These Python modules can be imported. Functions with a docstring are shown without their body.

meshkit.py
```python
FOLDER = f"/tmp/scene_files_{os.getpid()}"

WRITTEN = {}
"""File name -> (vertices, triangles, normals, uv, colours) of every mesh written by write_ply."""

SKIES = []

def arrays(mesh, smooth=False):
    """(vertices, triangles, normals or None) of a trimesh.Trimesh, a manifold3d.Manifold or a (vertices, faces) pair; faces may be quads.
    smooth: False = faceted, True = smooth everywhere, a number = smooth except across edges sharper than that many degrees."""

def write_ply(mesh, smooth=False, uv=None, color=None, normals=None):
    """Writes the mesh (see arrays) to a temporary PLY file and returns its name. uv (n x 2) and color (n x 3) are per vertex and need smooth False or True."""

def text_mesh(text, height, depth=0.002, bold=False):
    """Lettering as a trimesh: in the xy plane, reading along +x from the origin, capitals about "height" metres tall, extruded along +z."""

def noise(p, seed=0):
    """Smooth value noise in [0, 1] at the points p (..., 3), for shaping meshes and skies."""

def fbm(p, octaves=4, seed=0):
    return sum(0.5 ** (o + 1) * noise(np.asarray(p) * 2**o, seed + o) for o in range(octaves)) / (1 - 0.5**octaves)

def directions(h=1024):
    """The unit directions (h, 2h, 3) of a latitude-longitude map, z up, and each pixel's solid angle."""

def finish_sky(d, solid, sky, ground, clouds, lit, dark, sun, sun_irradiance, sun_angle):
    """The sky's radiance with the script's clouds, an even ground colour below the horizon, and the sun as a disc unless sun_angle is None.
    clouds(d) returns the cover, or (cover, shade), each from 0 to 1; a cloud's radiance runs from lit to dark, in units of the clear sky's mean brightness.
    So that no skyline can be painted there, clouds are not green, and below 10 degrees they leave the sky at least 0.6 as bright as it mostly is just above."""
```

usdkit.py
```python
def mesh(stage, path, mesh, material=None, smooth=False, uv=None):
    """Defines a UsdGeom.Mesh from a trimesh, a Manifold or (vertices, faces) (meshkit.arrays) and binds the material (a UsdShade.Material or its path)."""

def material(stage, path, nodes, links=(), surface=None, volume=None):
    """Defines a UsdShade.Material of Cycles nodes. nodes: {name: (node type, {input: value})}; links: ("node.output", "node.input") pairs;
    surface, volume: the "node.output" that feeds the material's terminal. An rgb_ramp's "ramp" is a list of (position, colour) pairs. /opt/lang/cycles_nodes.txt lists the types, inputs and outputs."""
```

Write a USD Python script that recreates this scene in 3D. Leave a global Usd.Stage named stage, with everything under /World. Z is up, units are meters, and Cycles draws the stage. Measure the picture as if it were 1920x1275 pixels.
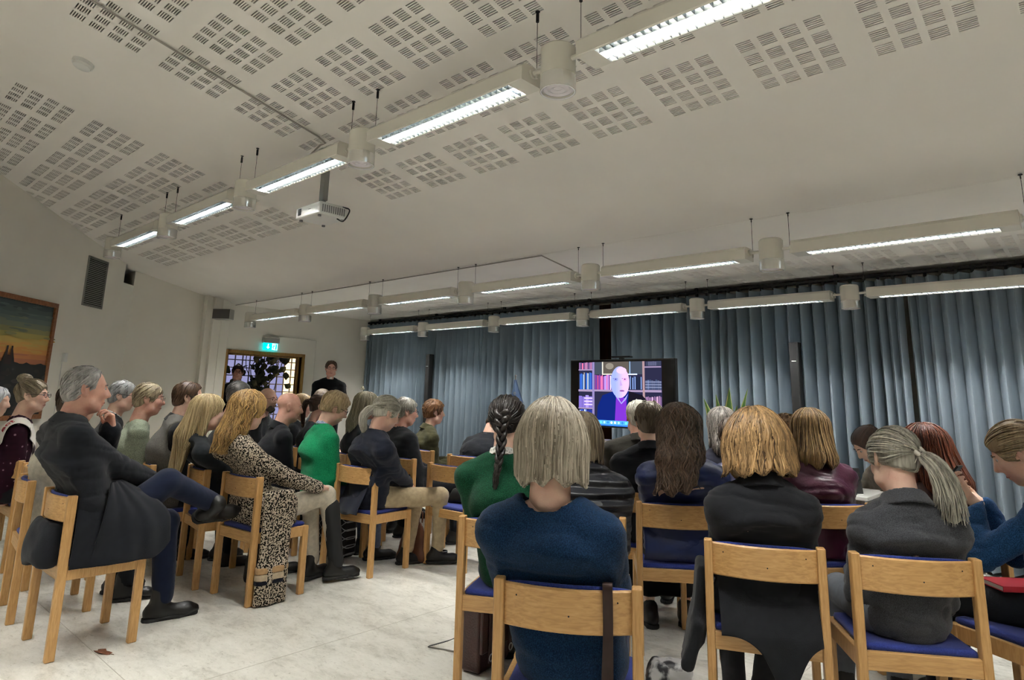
import math, random
import numpy as np, trimesh, manifold3d
from shapely.geometry import Polygon, box as sbox
from pxr import Usd, UsdGeom, UsdLux, UsdShade, Sdf, Gf, Vt
import usdkit, meshkit

stage = Usd.Stage.CreateInMemory()
UsdGeom.SetStageUpAxis(stage, 'Z'); UsdGeom.SetStageMetersPerUnit(stage, 1.0)
WORLD = UsdGeom.Xform.Define(stage, '/World'); UsdGeom.Scope.Define(stage, '/World/Looks')
PI = math.pi
# ---------------------------------------------------------------- camera, light, exposure
EXPOSURE = 0.85
TUBE = 400.0            # radiance of the fluorescent tubes
SPOT = 5.0
FX, PX, PY, CAM = 1209.5, 960.0, 501.0, np.array([0, 0, 1.35])
RIGHT = np.array([0.742, 0.670, 0.023]); FWD = np.array([-0.661, 0.725, 0.194])
def _rot():
    def ry(a): return np.array([[math.cos(a), 0, math.sin(a)], [0, 1, 0], [-math.sin(a), 0, math.cos(a)]])
    def rx(a): return np.array([[1, 0, 0], [0, math.cos(a), -math.sin(a)], [0, math.sin(a), math.cos(a)]])
    def rz(a): return np.array([[math.cos(a), -math.sin(a), 0], [math.sin(a), math.cos(a), 0], [0, 0, 1]])
    y, x, z = np.radians([42.35246151, -11.18364559, 1.34291582])
    return rz(z) @ rx(x) @ ry(y) @ np.array([[1, 0, 0], [0, 0, -1], [0, 1, 0]])
W2C = _rot()
def atd(x, y, d): return CAM + W2C.T @ np.array([(x - PX) / FX, (y - PY) / FX, 1.0]) * d
def ray(x, y): return W2C.T @ np.array([(x - PX) / FX, (y - PY) / FX, 1.0])
cam = UsdGeom.Camera.Define(stage, '/World/camera')
cam.CreateHorizontalApertureAttr(36.0); cam.CreateVerticalApertureAttr(36.0 * 1275 / 1920)
cam.CreateFocalLengthAttr(FX / 1920 * 36.0)
cam.CreateVerticalApertureOffsetAttr(-(637.5 - PY) / 1920 * 36.0)
cam.CreateHorizontalApertureOffsetAttr(0.0)
cam.CreateExposureAttr(EXPOSURE); cam.CreateClippingRangeAttr(Gf.Vec2f(0.05, 100))
_m = np.eye(4); _m[0, :3] = W2C[0]; _m[1, :3] = -W2C[1]; _m[2, :3] = -W2C[2]; _m[3, :3] = CAM
cam.AddTransformOp().Set(Gf.Matrix4d(_m.tolist()))
# night-time surroundings: only a very faint even sky outside the closed room
dome = UsdLux.DomeLight.Define(stage, '/World/night_sky'); dome.CreateIntensityAttr(0.02); dome.CreateColorAttr(Gf.Vec3f(0.5, 0.6, 0.9))

# ---------------------------------------------------------------- materials
def lin(h):
    c = np.array([int(h[i:i + 2], 16) for i in (1, 3, 5)]) / 255.0
    return np.where(c <= 0.04045, c / 12.92, ((c + 0.055) / 1.055) ** 2.4)
def col(c): return lin(c) if isinstance(c, str) else np.asarray(c, float)
MATS = {}
def mk(name, nodes, links, surface='p.BSDF', **kw):
    if name not in MATS: MATS[name] = usdkit.material(stage, '/World/Looks/' + name, nodes, links, surface=surface, **kw)
    return MATS[name]
def plain(name, c, rough=0.5, metal=0.0, spec=0.5, **kw):
    return mk(name, {'p': ('principled_bsdf', {'base_color': col(c), 'roughness': rough, 'metallic': metal, 'specular_ior_level': spec, **kw})}, [])
def noisy(name, c1, c2, scale=6, rough=0.6, bump=0.0, bscale=60, detail=4, stretch=(1, 1, 1), spec=0.3, sheen=0.0, mid=(0.35, 0.65), **kw):
    n = {'t': ('texture_coordinate', {}), 'm': ('mapping', {'scale': stretch}), 'n': ('noise_texture', {'scale': scale, 'detail': detail}),
         'r': ('rgb_ramp', {'ramp': [(mid[0], col(c1)), (mid[1], col(c2))]}), 'p': ('principled_bsdf', {'roughness': rough, 'specular_ior_level': spec, 'sheen_weight': sheen, **kw})}
    l = [('t.object', 'm.vector'), ('m.vector', 'n.vector'), ('n.fac', 'r.fac'), ('r.color', 'p.base_color')]
    if bump:
        n['b'] = ('noise_texture', {'scale': bscale, 'detail': 3}); n['bm'] = ('bump', {'strength': bump, 'distance': 0.01})
        l += [('m.vector', 'b.vector'), ('b.fac', 'bm.height'), ('bm.normal', 'p.normal')]
    return mk(name, n, l)
def emit(name, c, s): return mk(name, {'e': ('emission', {'color': col(c), 'strength': s})}, [], surface='e.emission')
def vcol(name, rough=0.6, emission=None):
    if emission: return mk(name, {'a': ('attribute', {'attribute': 'col'}), 'e': ('emission', {'strength': emission})}, [('a.color', 'e.color')], surface='e.emission')
    return mk(name, {'a': ('attribute', {'attribute': 'col'}), 'p': ('principled_bsdf', {'roughness': rough})}, [('a.color', 'p.base_color')])
def cloth(c, kind='plain'):
    c = col(c); nm = 'cloth_' + kind + '_' + '_'.join(f'{int(v * 999):03d}' for v in c)
    if kind == 'wool': return noisy(nm, c * 0.72, np.minimum(c * 1.9 + 0.006, 1), scale=260, rough=0.95, bump=0.22, bscale=520, spec=0.1, sheen=0.08, mid=(0.40, 0.66))
    if kind == 'tweed': return noisy(nm, c * 0.6, np.minimum(c * 1.6, 1), scale=300, rough=0.9, bump=0.2, bscale=500, spec=0.1, sheen=0.2)
    if kind == 'leather': return noisy(nm, c * 0.8, c * 1.25, scale=12, rough=0.36, bump=0.15, bscale=90, spec=0.5)
    if kind == 'shiny': return noisy(nm, c * 0.85, c * 1.15, scale=9, rough=0.45, bump=0.08, bscale=60, spec=0.5)
    return noisy(nm, c * 0.88, c * 1.12, scale=30, rough=0.85, bump=0.2, bscale=350, spec=0.15, sheen=0.1)
def print_mat(name, base, ink, scale=42, lo=0.47, hi=0.53):
    return noisy(name, ink, base, scale=scale, rough=0.85, bump=0.1, bscale=200, detail=2, spec=0.15, mid=(lo, hi))
def hairmat(c1, c2, name=None):
    c1, c2 = col(c1), col(c2); nm = 'hair_' + '_'.join(f'{int(v * 999):03d}' for v in (*c1, *c2))
    n = {'t': ('texture_coordinate', {}), 'm': ('mapping', {'scale': (1, 1, 0.10)}), 'n': ('noise_texture', {'scale': 95, 'detail': 3}), 'a': ('attribute', {'attribute': 'shade'}),
         'mx': ('mix_float', {'fac': 0.5}), 'r': ('rgb_ramp', {'ramp': [(0.24, c1), (0.76, c2)]}), 'bm': ('bump', {'strength': 0.5, 'distance': 0.004}),
         'p': ('principled_bsdf', {'roughness': 0.42, 'specular_ior_level': 0.45, 'anisotropic': 0.4})}
    return mk(nm, n, [('t.object', 'm.vector'), ('m.vector', 'n.vector'), ('n.fac', 'mx.a'), ('a.fac', 'mx.b'), ('mx.result', 'r.fac'), ('r.color', 'p.base_color'), ('n.fac', 'bm.height'), ('bm.normal', 'p.normal')])
def skinmat(c='#d39c86', red='#b56a58'):
    c, r = col(c), col(red); nm = 'skin_' + '_'.join(f'{int(v * 999):03d}' for v in (*c, *r))
    return noisy(nm, r, c, scale=14, rough=0.5, bump=0.12, bscale=240, spec=0.4, mid=(0.25, 0.6), subsurface_weight=0.12, subsurface_radius=(0.012, 0.005, 0.003), subsurface_scale=1.0)
PLASTER = noisy('plaster_paint', (0.80, 0.775, 0.70), (0.83, 0.805, 0.73), scale=3, rough=0.9, bump=0.12, bscale=180, spec=0.2)
CEILM = noisy('ceiling_paint', (0.83, 0.80, 0.755), (0.86, 0.83, 0.785), scale=2, rough=0.95, spec=0.15)
LAMPW = plain('lamp_enamel', (0.74, 0.715, 0.64), 0.28)
BEECH = mk('beech', {'t': ('texture_coordinate', {}), 'm': ('mapping', {'scale': (14, 14, 1.6)}), 'n': ('noise_texture', {'scale': 9, 'detail': 5, 'distortion': 0.6}), 'o': ('object_info', {}),
    'r': ('rgb_ramp', {'ramp': [(0.3, (0.46, 0.25, 0.085)), (0.55, (0.57, 0.33, 0.125)), (0.75, (0.63, 0.38, 0.16))]}), 'f': ('noise_texture', {'scale': 300, 'detail': 1}),
    'p': ('principled_bsdf', {'roughness': 0.38, 'specular_ior_level': 0.4, 'coat_weight': 0.15, 'coat_roughness': 0.25}), 'b': ('bump', {'strength': 0.05, 'distance': 0.003})},
    [('t.object', 'm.vector'), ('m.vector', 'n.vector'), ('n.fac', 'r.fac'), ('r.color', 'p.base_color'), ('n.fac', 'b.height'), ('b.normal', 'p.normal')])
BEECHX = mk('beech_rail', {'t': ('texture_coordinate', {}), 'm': ('mapping', {'scale': (1.6, 14, 14)}), 'n': ('noise_texture', {'scale': 9, 'detail': 5, 'distortion': 0.6}),
    'r': ('rgb_ramp', {'ramp': [(0.3, (0.47, 0.26, 0.092)), (0.55, (0.59, 0.345, 0.132)), (0.75, (0.65, 0.395, 0.168))]}),
    'p': ('principled_bsdf', {'roughness': 0.36, 'specular_ior_level': 0.4, 'coat_weight': 0.15, 'coat_roughness': 0.25}), 'b': ('bump', {'strength': 0.05, 'distance': 0.003})},
    [('t.object', 'm.vector'), ('m.vector', 'n.vector'), ('n.fac', 'r.fac'), ('r.color', 'p.base_color'), ('n.fac', 'b.height'), ('b.normal', 'p.normal')])
BLUE = noisy('blue_upholstery', (0.022, 0.035, 0.19), (0.035, 0.055, 0.27), scale=220, rough=0.9, bump=0.3, bscale=400, spec=0.1, sheen=0.2)
BLACK = plain('black_plastic', (0.008, 0.008, 0.009), 0.45)
DARK = plain('dark_paint', (0.004, 0.004, 0.0045), 0.6)
WHITEP = plain('white_plastic', (0.72, 0.72, 0.70), 0.4)
GREYP = plain('grey_plastic', (0.22, 0.22, 0.22), 0.5)
STEEL = plain('brushed_steel', (0.55, 0.55, 0.55), 0.3, metal=1.0)
OAK = noisy('golden_oak', (0.27, 0.145, 0.035), (0.36, 0.21, 0.065), scale=8, rough=0.4, stretch=(8, 8, 0.8), detail=5)
REDWOOD = noisy('frame_wood', (0.20, 0.075, 0.03), (0.29, 0.12, 0.05), scale=10, rough=0.4, stretch=(3, 3, 3), detail=4)

# ---------------------------------------------------------------- prims
COUNT = {}
def path_of(name, parent=None):
    base = (str(parent.GetPath()) if parent is not None else '/World') + '/' + name
    k = COUNT.get(base, -1) + 1; COUNT[base] = k
    return base if k == 0 else f'{base}_{k:03d}'
def tag(prim, label=None, cat=None, group=None, kind=None):
    for k, v in (('label', label), ('category', cat), ('group', group), ('kind', kind)):
        if v: prim.SetCustomDataByKey(k, v)
    return prim
def obj(name, mesh, m, parent=None, smooth=False, attrs=None, label=None, cat=None, group=None, kind=None):
    p = usdkit.mesh(stage, path_of(name, parent), mesh, m, smooth=smooth)
    for k, v in (attrs or {}).items():
        v = np.asarray(v, np.float32)
        t = Sdf.ValueTypeNames.FloatArray if v.ndim == 1 else Sdf.ValueTypeNames.Color3fArray
        UsdGeom.PrimvarsAPI(p).CreatePrimvar(k, t, 'vertex').Set(Vt.FloatArray.FromNumpy(v) if v.ndim == 1 else Vt.Vec3fArray.FromNumpy(v))
    return tag(p.GetPrim(), label, cat, group, kind)
def thing(name, label, cat, loc=(0, 0, 0), rotz=0.0, group=None, kind=None):
    x = UsdGeom.Xform.Define(stage, path_of(name))
    x.AddTranslateOp().Set(Gf.Vec3d(*map(float, loc))); x.AddRotateZOp().Set(float(rotz))
    return tag(x.GetPrim(), label, cat, group, kind)
def dup(root, label, loc, rotz=0.0, group=None):
    was = root.GetCustomData(); name = root.GetName()
    r = thing(name, label, was['category'], loc, rotz, group or was.get('group'))
    r.GetReferences().AddInternalReference(root.GetPath()); r.SetInstanceable(True)
    return r
# ---------------------------------------------------------------- mesh helpers
def cat(ms): return trimesh.util.concatenate([m for m in ms if m is not None])
def bx(x0, x1, y0, y1, z0, z1):
    m = trimesh.creation.box((abs(x1 - x0), abs(y1 - y0), abs(z1 - z0))); m.apply_translation(((x0 + x1) / 2, (y0 + y1) / 2, (z0 + z1) / 2)); return m
def rbx(x0, x1, y0, y1, z0, z1, r=0.004, n=3):
    s = trimesh.creation.icosphere(1 if n < 4 else 2, r) if n > 1 else trimesh.creation.box((2 * r,) * 3)
    c = np.array([(x, y, z) for x in (x0 + r, x1 - r) for y in (y0 + r, y1 - r) for z in (z0 + r, z1 - r)])
    pts = (c[:, None] + np.asarray(s.vertices)[None]).reshape(-1, 3)
    return trimesh.convex.convex_hull(pts)
def cyl(a, b, r, n=12, r2=None):
    return tube([a, b], [r, r if r2 is None else r2], n)
def tube(pts, radii, n=8, cap=True):
    p = np.asarray(pts, float); radii = np.broadcast_to(radii, (len(p),))
    t = np.gradient(p, axis=0); t /= np.linalg.norm(t, axis=1, keepdims=True) + 1e-12
    a = np.zeros_like(t); u = np.array([1.0, 0, 0]) if abs(t[0, 2]) > 0.9 else np.array([0, 0, 1.0])
    for i in range(len(p)):
        u = u - t[i] * (u @ t[i]); u /= np.linalg.norm(u) + 1e-12; a[i] = u
    b = np.cross(t, a); th = np.arange(n) * 2 * PI / n
    v = p[:, None] + radii[:, None, None] * (np.cos(th)[None, :, None] * a[:, None] + np.sin(th)[None, :, None] * b[:, None])
    v = v.reshape(-1, 3); f = []
    for i in range(len(p) - 1):
        for j in range(n):
            q = (i * n + j, i * n + (j + 1) % n, (i + 1) * n + (j + 1) % n, (i + 1) * n + j); f += [(q[0], q[1], q[2]), (q[0], q[2], q[3])]
    if cap:
        e = (len(p) - 1) * n
        f += [(0, j + 1, j) for j in range(1, n - 1)] + [(e, e + j, e + j + 1) for j in range(1, n - 1)]
    return trimesh.Trimesh(v, f, process=False)
def lathe(prof, n=32):
    m = trimesh.creation.revolve(np.asarray(prof, float), sections=n); return m
def extr(poly, depth): return trimesh.creation.extrude_polygon(poly, depth, engine='earcut')
def xf(m, R=None, t=None):
    m = m.copy(); M = np.eye(4)
    if R is not None: M[:3, :3] = R
    if t is not None: M[:3, 3] = t
    m.apply_transform(M); return m
def rz(a): c, s = math.cos(math.radians(a)), math.sin(math.radians(a)); return np.array([[c, -s, 0], [s, c, 0], [0, 0, 1.0]])
def rx(a): c, s = math.cos(math.radians(a)), math.sin(math.radians(a)); return np.array([[1, 0, 0], [0, c, -s], [0, s, c.real]]) if False else np.array([[1.0, 0, 0], [0, c, -s], [0, s, c]])
def ryy(a): c, s = math.cos(math.radians(a)), math.sin(math.radians(a)); return np.array([[c, 0, s], [0, 1.0, 0], [-s, 0, c]])
def bezier(P, n=16):
    P = np.asarray(P, float); t = np.linspace(0, 1, n)[:, None]; k = len(P) - 1
    return sum(math.comb(k, i) * (1 - t) ** (k - i) * t ** i * P[i] for i in range(k + 1))
def spline(P, n=24):
    P = np.asarray(P, float); Q = np.vstack([2 * P[0] - P[1], P, 2 * P[-1] - P[-2]]); out = []
    for i in range(1, len(Q) - 2):
        for t in np.linspace(0, 1, max(2, n // (len(P) - 1)), endpoint=False):
            a, b, c, d = Q[i - 1], Q[i], Q[i + 1], Q[i + 2]
            out.append(0.5 * (2 * b + (c - a) * t + (2 * a - 5 * b + 4 * c - d) * t * t + (3 * b - a - 3 * c + d) * t ** 3))
    return np.array(out + [P[-1]])
def ribbon(pts, normals, width, thick=0.003):
    p = np.asarray(pts, float); n = np.asarray(normals, float); n = n / np.linalg.norm(n, axis=1, keepdims=True)
    t = np.gradient(p, axis=0); s = np.cross(t, n); s /= np.linalg.norm(s, axis=1, keepdims=True)
    w = np.broadcast_to(width, (len(p),))[:, None] / 2
    v = np.stack([p - s * w, p + s * w, p + s * w + n * thick, p - s * w + n * thick], 1).reshape(-1, 3); f = []
    for i in range(len(p) - 1):
        for j in range(4):
            a, b = i * 4 + j, i * 4 + (j + 1) % 4; f += [(a, b, b + 4), (a, b + 4, a + 4)]
    e = (len(p) - 1) * 4; f += [(0, 2, 1), (0, 3, 2), (e, e + 1, e + 2), (e, e + 2, e + 3)]
    m = trimesh.Trimesh(v, f, process=False); m.fix_normals(); return m

# ---------------------------------------------------------------- implicit surfaces: bodies, clothes and hair
def seg(p, a, b):
    a, b = np.asarray(a, float), np.asarray(b, float); ba = b - a
    t = np.clip(((p - a) @ ba) / max(ba @ ba, 1e-12), 0, 1); return t, p - a - t[:, None] * ba
def caps(p, a, b, ra, rb): t, d = seg(p, a, b); return np.linalg.norm(d, axis=1) - (ra + (rb - ra) * t)
def tor(p, a, b, ra, rb, sx, sxb=None):
    t, d = seg(p, a, b); d = d.copy(); d[:, 0] /= sx + ((sxb or sx) - sx) * t; return np.linalg.norm(d, axis=1) - (ra + (rb - ra) * t)
def ell(p, c, r, R=None):
    q = p - np.asarray(c, float)
    if R is not None: q = q @ R
    r = np.asarray(r, float); k0 = np.linalg.norm(q / r, axis=1); k1 = np.linalg.norm(q / (r * r), axis=1); return k0 * (k0 - 1) / np.maximum(k1, 1e-9)
def rbox(p, c, hsz, r, R=None):
    q = p - np.asarray(c, float)
    if R is not None: q = q @ R
    q = np.abs(q) - (np.asarray(hsz, float) - r); return np.linalg.norm(np.maximum(q, 0), axis=1) + np.minimum(q.max(1), 0) - r
def smin(a, b, k): h = np.maximum(k - np.abs(a - b), 0) / k; return np.minimum(a, b) - h * h * k * 0.25
def smax(a, b, k): return -smin(-a, -b, k)
_CE = [(0, 1), (2, 3), (4, 5), (6, 7), (0, 2), (1, 3), (4, 6), (5, 7), (0, 4), (1, 5), (2, 6), (3, 7)]
def sdf_mesh(fn, lo, hi, h):
    lo, hi = np.asarray(lo, float), np.asarray(hi, float); m = 4
    nb = np.maximum(np.ceil((hi - lo) / (m * h)).astype(int), 1); n = nb * m + 1
    bc = np.stack(np.meshgrid(*[np.arange(k) for k in nb], indexing='ij'), -1).reshape(-1, 3)
    d = fn(lo + (bc + 0.5) * m * h); v = np.full(n, np.nan)
    act = (np.abs(d) < 2.4 * m * h).reshape(nb)
    coarse = np.repeat(np.repeat(np.repeat(d.reshape(nb), m, 0), m, 1), m, 2)
    v[:-1, :-1, :-1] = coarse; v[-1], v[:, -1], v[:, :, -1] = 1, 1, 1
    need = np.zeros(n, bool); r = np.repeat(np.repeat(np.repeat(act, m, 0), m, 1), m, 2)
    for o in np.ndindex(2, 2, 2): need[o[0]:o[0] + r.shape[0], o[1]:o[1] + r.shape[1], o[2]:o[2] + r.shape[2]] |= r
    idx = np.argwhere(need); v[need] = fn(lo + idx * h)
    v[0], v[:, 0], v[:, :, 0], v[-1], v[:, -1], v[:, :, -1] = [np.maximum(x, 1e-4) for x in (v[0], v[:, 0], v[:, :, 0], v[-1], v[:, -1], v[:, :, -1])]
    s = v < 0
    cs = np.stack([s[o[0]:n[0] - 1 + o[0], o[1]:n[1] - 1 + o[1], o[2]:n[2] - 1 + o[2]] for o in np.ndindex(2, 2, 2)], -1).sum(-1)
    cells = np.argwhere((cs > 0) & (cs < 8))
    if not len(cells): return trimesh.Trimesh([[0, 0, 0], [1e-4, 0, 0], [0, 1e-4, 0]], [[0, 1, 2]])
    off = np.array(list(np.ndindex(2, 2, 2))); cv = v[tuple((cells[:, None] + off[None]).transpose(2, 0, 1))]
    acc, cnt = np.zeros((len(cells), 3)), np.zeros(len(cells))
    for a, b in _CE:
        x = (cv[:, a] < 0) != (cv[:, b] < 0); t = np.where(x, cv[:, a] / np.where(x, cv[:, a] - cv[:, b], 1), 0)
        acc += np.where(x[:, None], off[a] + t[:, None] * (off[b] - off[a]), 0); cnt += x
    V = lo + (cells + acc / cnt[:, None]) * h
    ids = np.full(np.array(n) - 1, -1); ids[tuple(cells.T)] = np.arange(len(cells)); F = []
    for ax in range(3):
        u, w = [(1, 2), (2, 0), (0, 1)][ax]
        A = s[tuple(slice(None, -1) if k == ax else slice(1, -1) for k in range(3))]; B = s[tuple(slice(1, None) if k == ax else slice(1, -1) for k in range(3))]
        for flip in (0, 1):
            e = np.argwhere((A & ~B) if not flip else (~A & B)); e[:, u] += 1; e[:, w] += 1
            if not len(e): continue
            def at(du, dw): q = e.copy(); q[:, u] += du; q[:, w] += dw; return ids[tuple(q.T)]
            q = np.stack([at(-1, -1), at(0, -1), at(0, 0), at(-1, 0)], 1)
            if flip: q = q[:, ::-1]
            q = q[(q >= 0).all(1)]; F += [q[:, [0, 1, 2]], q[:, [0, 2, 3]]]
    return trimesh.Trimesh(V, np.vstack(F), process=False)
def ripple(m, fn):
    n = meshkit.arrays(m, True)[2]; m.vertices = np.asarray(m.vertices) + n * fn(np.asarray(m.vertices))[:, None]; return m
def grad(fn, p, e=0.003):
    g = np.stack([fn(p + np.eye(3)[k] * e) - fn(p - np.eye(3)[k] * e) for k in range(3)], 1); return g / np.maximum(np.linalg.norm(g, axis=1, keepdims=True), 1e-9)
def bundle(paths, rad, shade):
    """Many tapered three-sided locks (N, S, 3) as one mesh with a shade per lock."""
    N, S, _ = paths.shape
    t = np.gradient(paths, axis=1); t /= np.linalg.norm(t, axis=2, keepdims=True) + 1e-9
    a = np.cross(t, [0.31, 0.87, 0.38]); a /= np.linalg.norm(a, axis=2, keepdims=True) + 1e-9; b = np.cross(t, a)
    prof = np.sin(np.linspace(0.35, PI - 0.12, S)) ** 0.7
    r = np.asarray(rad)[:, None] * prof[None]; ring = []
    for k in range(3):
        th = k * 2 * PI / 3; ring.append(paths + r[..., None] * (math.cos(th) * a + math.sin(th) * b))
    v = np.stack(ring, 2).reshape(-1, 3); i, j, k = np.meshgrid(np.arange(N), np.arange(S - 1), np.arange(3), indexing='ij')
    o = i * S * 3 + j * 3; q = np.stack([o + k, o + (k + 1) % 3, o + 3 + (k + 1) % 3, o + 3 + k], -1).reshape(-1, 4)
    return v, np.vstack([q[:, [0, 1, 2]], q[:, [0, 2, 3]]]), np.repeat(shade, S * 3)
# ---------------------------------------------------------------- the room shell
TH = math.radians(12.91); YF, ZF = 4.36, 2.593
XR, YB, YFRONT, XL, XDOOR = 3.2, -4.0, 7.25, -9.75, -9.63
def slope_z(y): return ZF + (YF - y) * math.tan(TH)
FLOORM = mk('marbled_linoleum', {'t': ('texture_coordinate', {}), 'm': ('mapping', {'scale': (1.0, 2.0, 1.0)}), 'n': ('noise_texture', {'scale': 3.2, 'detail': 10, 'roughness': 0.78, 'distortion': 0.25}),
    'n2': ('noise_texture', {'scale': 22, 'detail': 8, 'roughness': 0.8, 'distortion': 0.5}), 'r': ('rgb_ramp', {'ramp': [(0.34, (0.52, 0.505, 0.45)), (0.5, (0.67, 0.655, 0.595)), (0.66, (0.73, 0.715, 0.66))]}),
    'r2': ('rgb_ramp', {'ramp': [(0.33, (0.52, 0.50, 0.45)), (0.45, (1, 1, 1)), (0.6, (1, 1, 1))]}), 'mx': ('mix', {'mix_type': 'multiply', 'fac': 0.8}),
    'rr': ('map_range', {'from_min': 0.3, 'from_max': 0.7, 'to_min': 0.24, 'to_max': 0.40}), 'p': ('principled_bsdf', {'specular_ior_level': 0.45})},
    [('t.object', 'm.vector'), ('m.vector', 'n.vector'), ('m.vector', 'n2.vector'), ('n.fac', 'r.fac'), ('n2.fac', 'r2.fac'), ('r.color', 'mx.color1'), ('r2.color', 'mx.color2'), ('mx.color', 'p.base_color'), ('n.fac', 'rr.value'), ('rr.result', 'p.roughness')])
fl = obj('floor', bx(-13.2, XR + .2, YB - .2, 7.9, -0.1, 0), FLOORM, kind='structure')
# welded seams of the linoleum sheets, laid flush
SEAM = plain('linoleum_seam', (0.44, 0.42, 0.36), 0.4)
obj('seam', cat([bx(x - .002, x + .002, -3.9, 7.2, 0, 0.0006) for x in (-7.3, -5.3, -3.3, -1.3, 0.7)] + [bx(-9.6, 3.1, y - .002, y + .002, 0, 0.0006) for y in (1.28,)]), SEAM, fl)

def to_slope(m, x, s, t=0.0):
    """Ceiling coordinates (x, distance up the slope from the fold, height above the board) to the world."""
    R = np.array([[1, 0, 0], [0, -math.cos(TH), math.sin(TH)], [0, math.sin(TH), math.cos(TH)]])
    m = xf(m, R, (x, YF - s * math.cos(TH) + t * math.sin(TH), ZF + s * math.sin(TH) + t * math.cos(TH))); m.invert(); return m
TX, TS, CELL = 0.508, 0.503, 0.1012
def slots(x0, s0, nx=4, ns=4, p=CELL):
    out = []
    for i in range(nx):
        for j in range(ns):
            cx, cs = x0 + i * p, s0 + j * p
            out += [sbox(cx - .035, cs - .033 + k * .0124 - .0034, cx + .035, cs - .033 + k * .0124 + .0034) for k in range(6)]
    return out
panel_poly = Polygon(sbox(0, 0, TX, TS).exterior.coords, [h.exterior.coords[::-1] for h in slots(.1016, .1)])
panel_mesh = extr(panel_poly, 0.007)
blocks = [(-4.11 - .1016, 11, 1.36 - .1, 5), (-5.765 - .1016 - 6 * TX, 7, 1.36 - .1, 5)]
base = sbox(-13, -0.02, XR + .2, 8.7)
for x0, nx, s0, ns in blocks: base = base.difference(sbox(x0, s0, x0 + nx * TX, s0 + ns * TS))
ceil = obj('ceiling', to_slope(extr(base, 0.03), 0, 0), CEILM, kind='structure')
FELT = plain('acoustic_felt', (0.40, 0.375, 0.345), 0.95)
obj('felt_backing', cat([to_slope(bx(x0 - .05, x0 + nx * TX + .05, s0 - .05, s0 + ns * TS + .05, .032, .045), 0, 0) for x0, nx, s0, ns in blocks]), FELT, ceil)
for x0, nx, s0, ns in blocks:
    for i in range(nx):
        for j in range(ns): obj('perforated_panel', to_slope(panel_mesh, x0 + i * TX, s0 + j * TS), CEILM, ceil)
# lower flat ceiling along the curtain
fx0, fnx, fy0 = -1.02 - .1 - 15 * .5, 18, 5.83
fpoly = Polygon(sbox(0, 0, .5, .5).exterior.coords, [h.exterior.coords[::-1] for h in slots(.1, .1, p=.1)])
fmesh = extr(fpoly, 0.007)
fbase = sbox(XL - .3, YF - .005, XR + .2, YFRONT + .1).difference(sbox(fx0, fy0, fx0 + fnx * .5, fy0 + 1.0))
ceil2 = obj('ceiling', xf(extr(fbase, 0.03), t=(0, 0, ZF)), CEILM, kind='structure')
obj('felt_backing', bx(fx0 - .05, fx0 + fnx * .5 + .05, fy0 - .05, fy0 + 1.05, ZF + .032, ZF + .045), FELT, ceil2)
for i in range(fnx):
    for j in range(2): obj('perforated_panel', xf(fmesh, t=(fx0 + i * .5, fy0 + j * .5, ZF)), CEILM, ceil2)

def struct(name, m, mat): return obj(name, m, mat, kind='structure')
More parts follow.
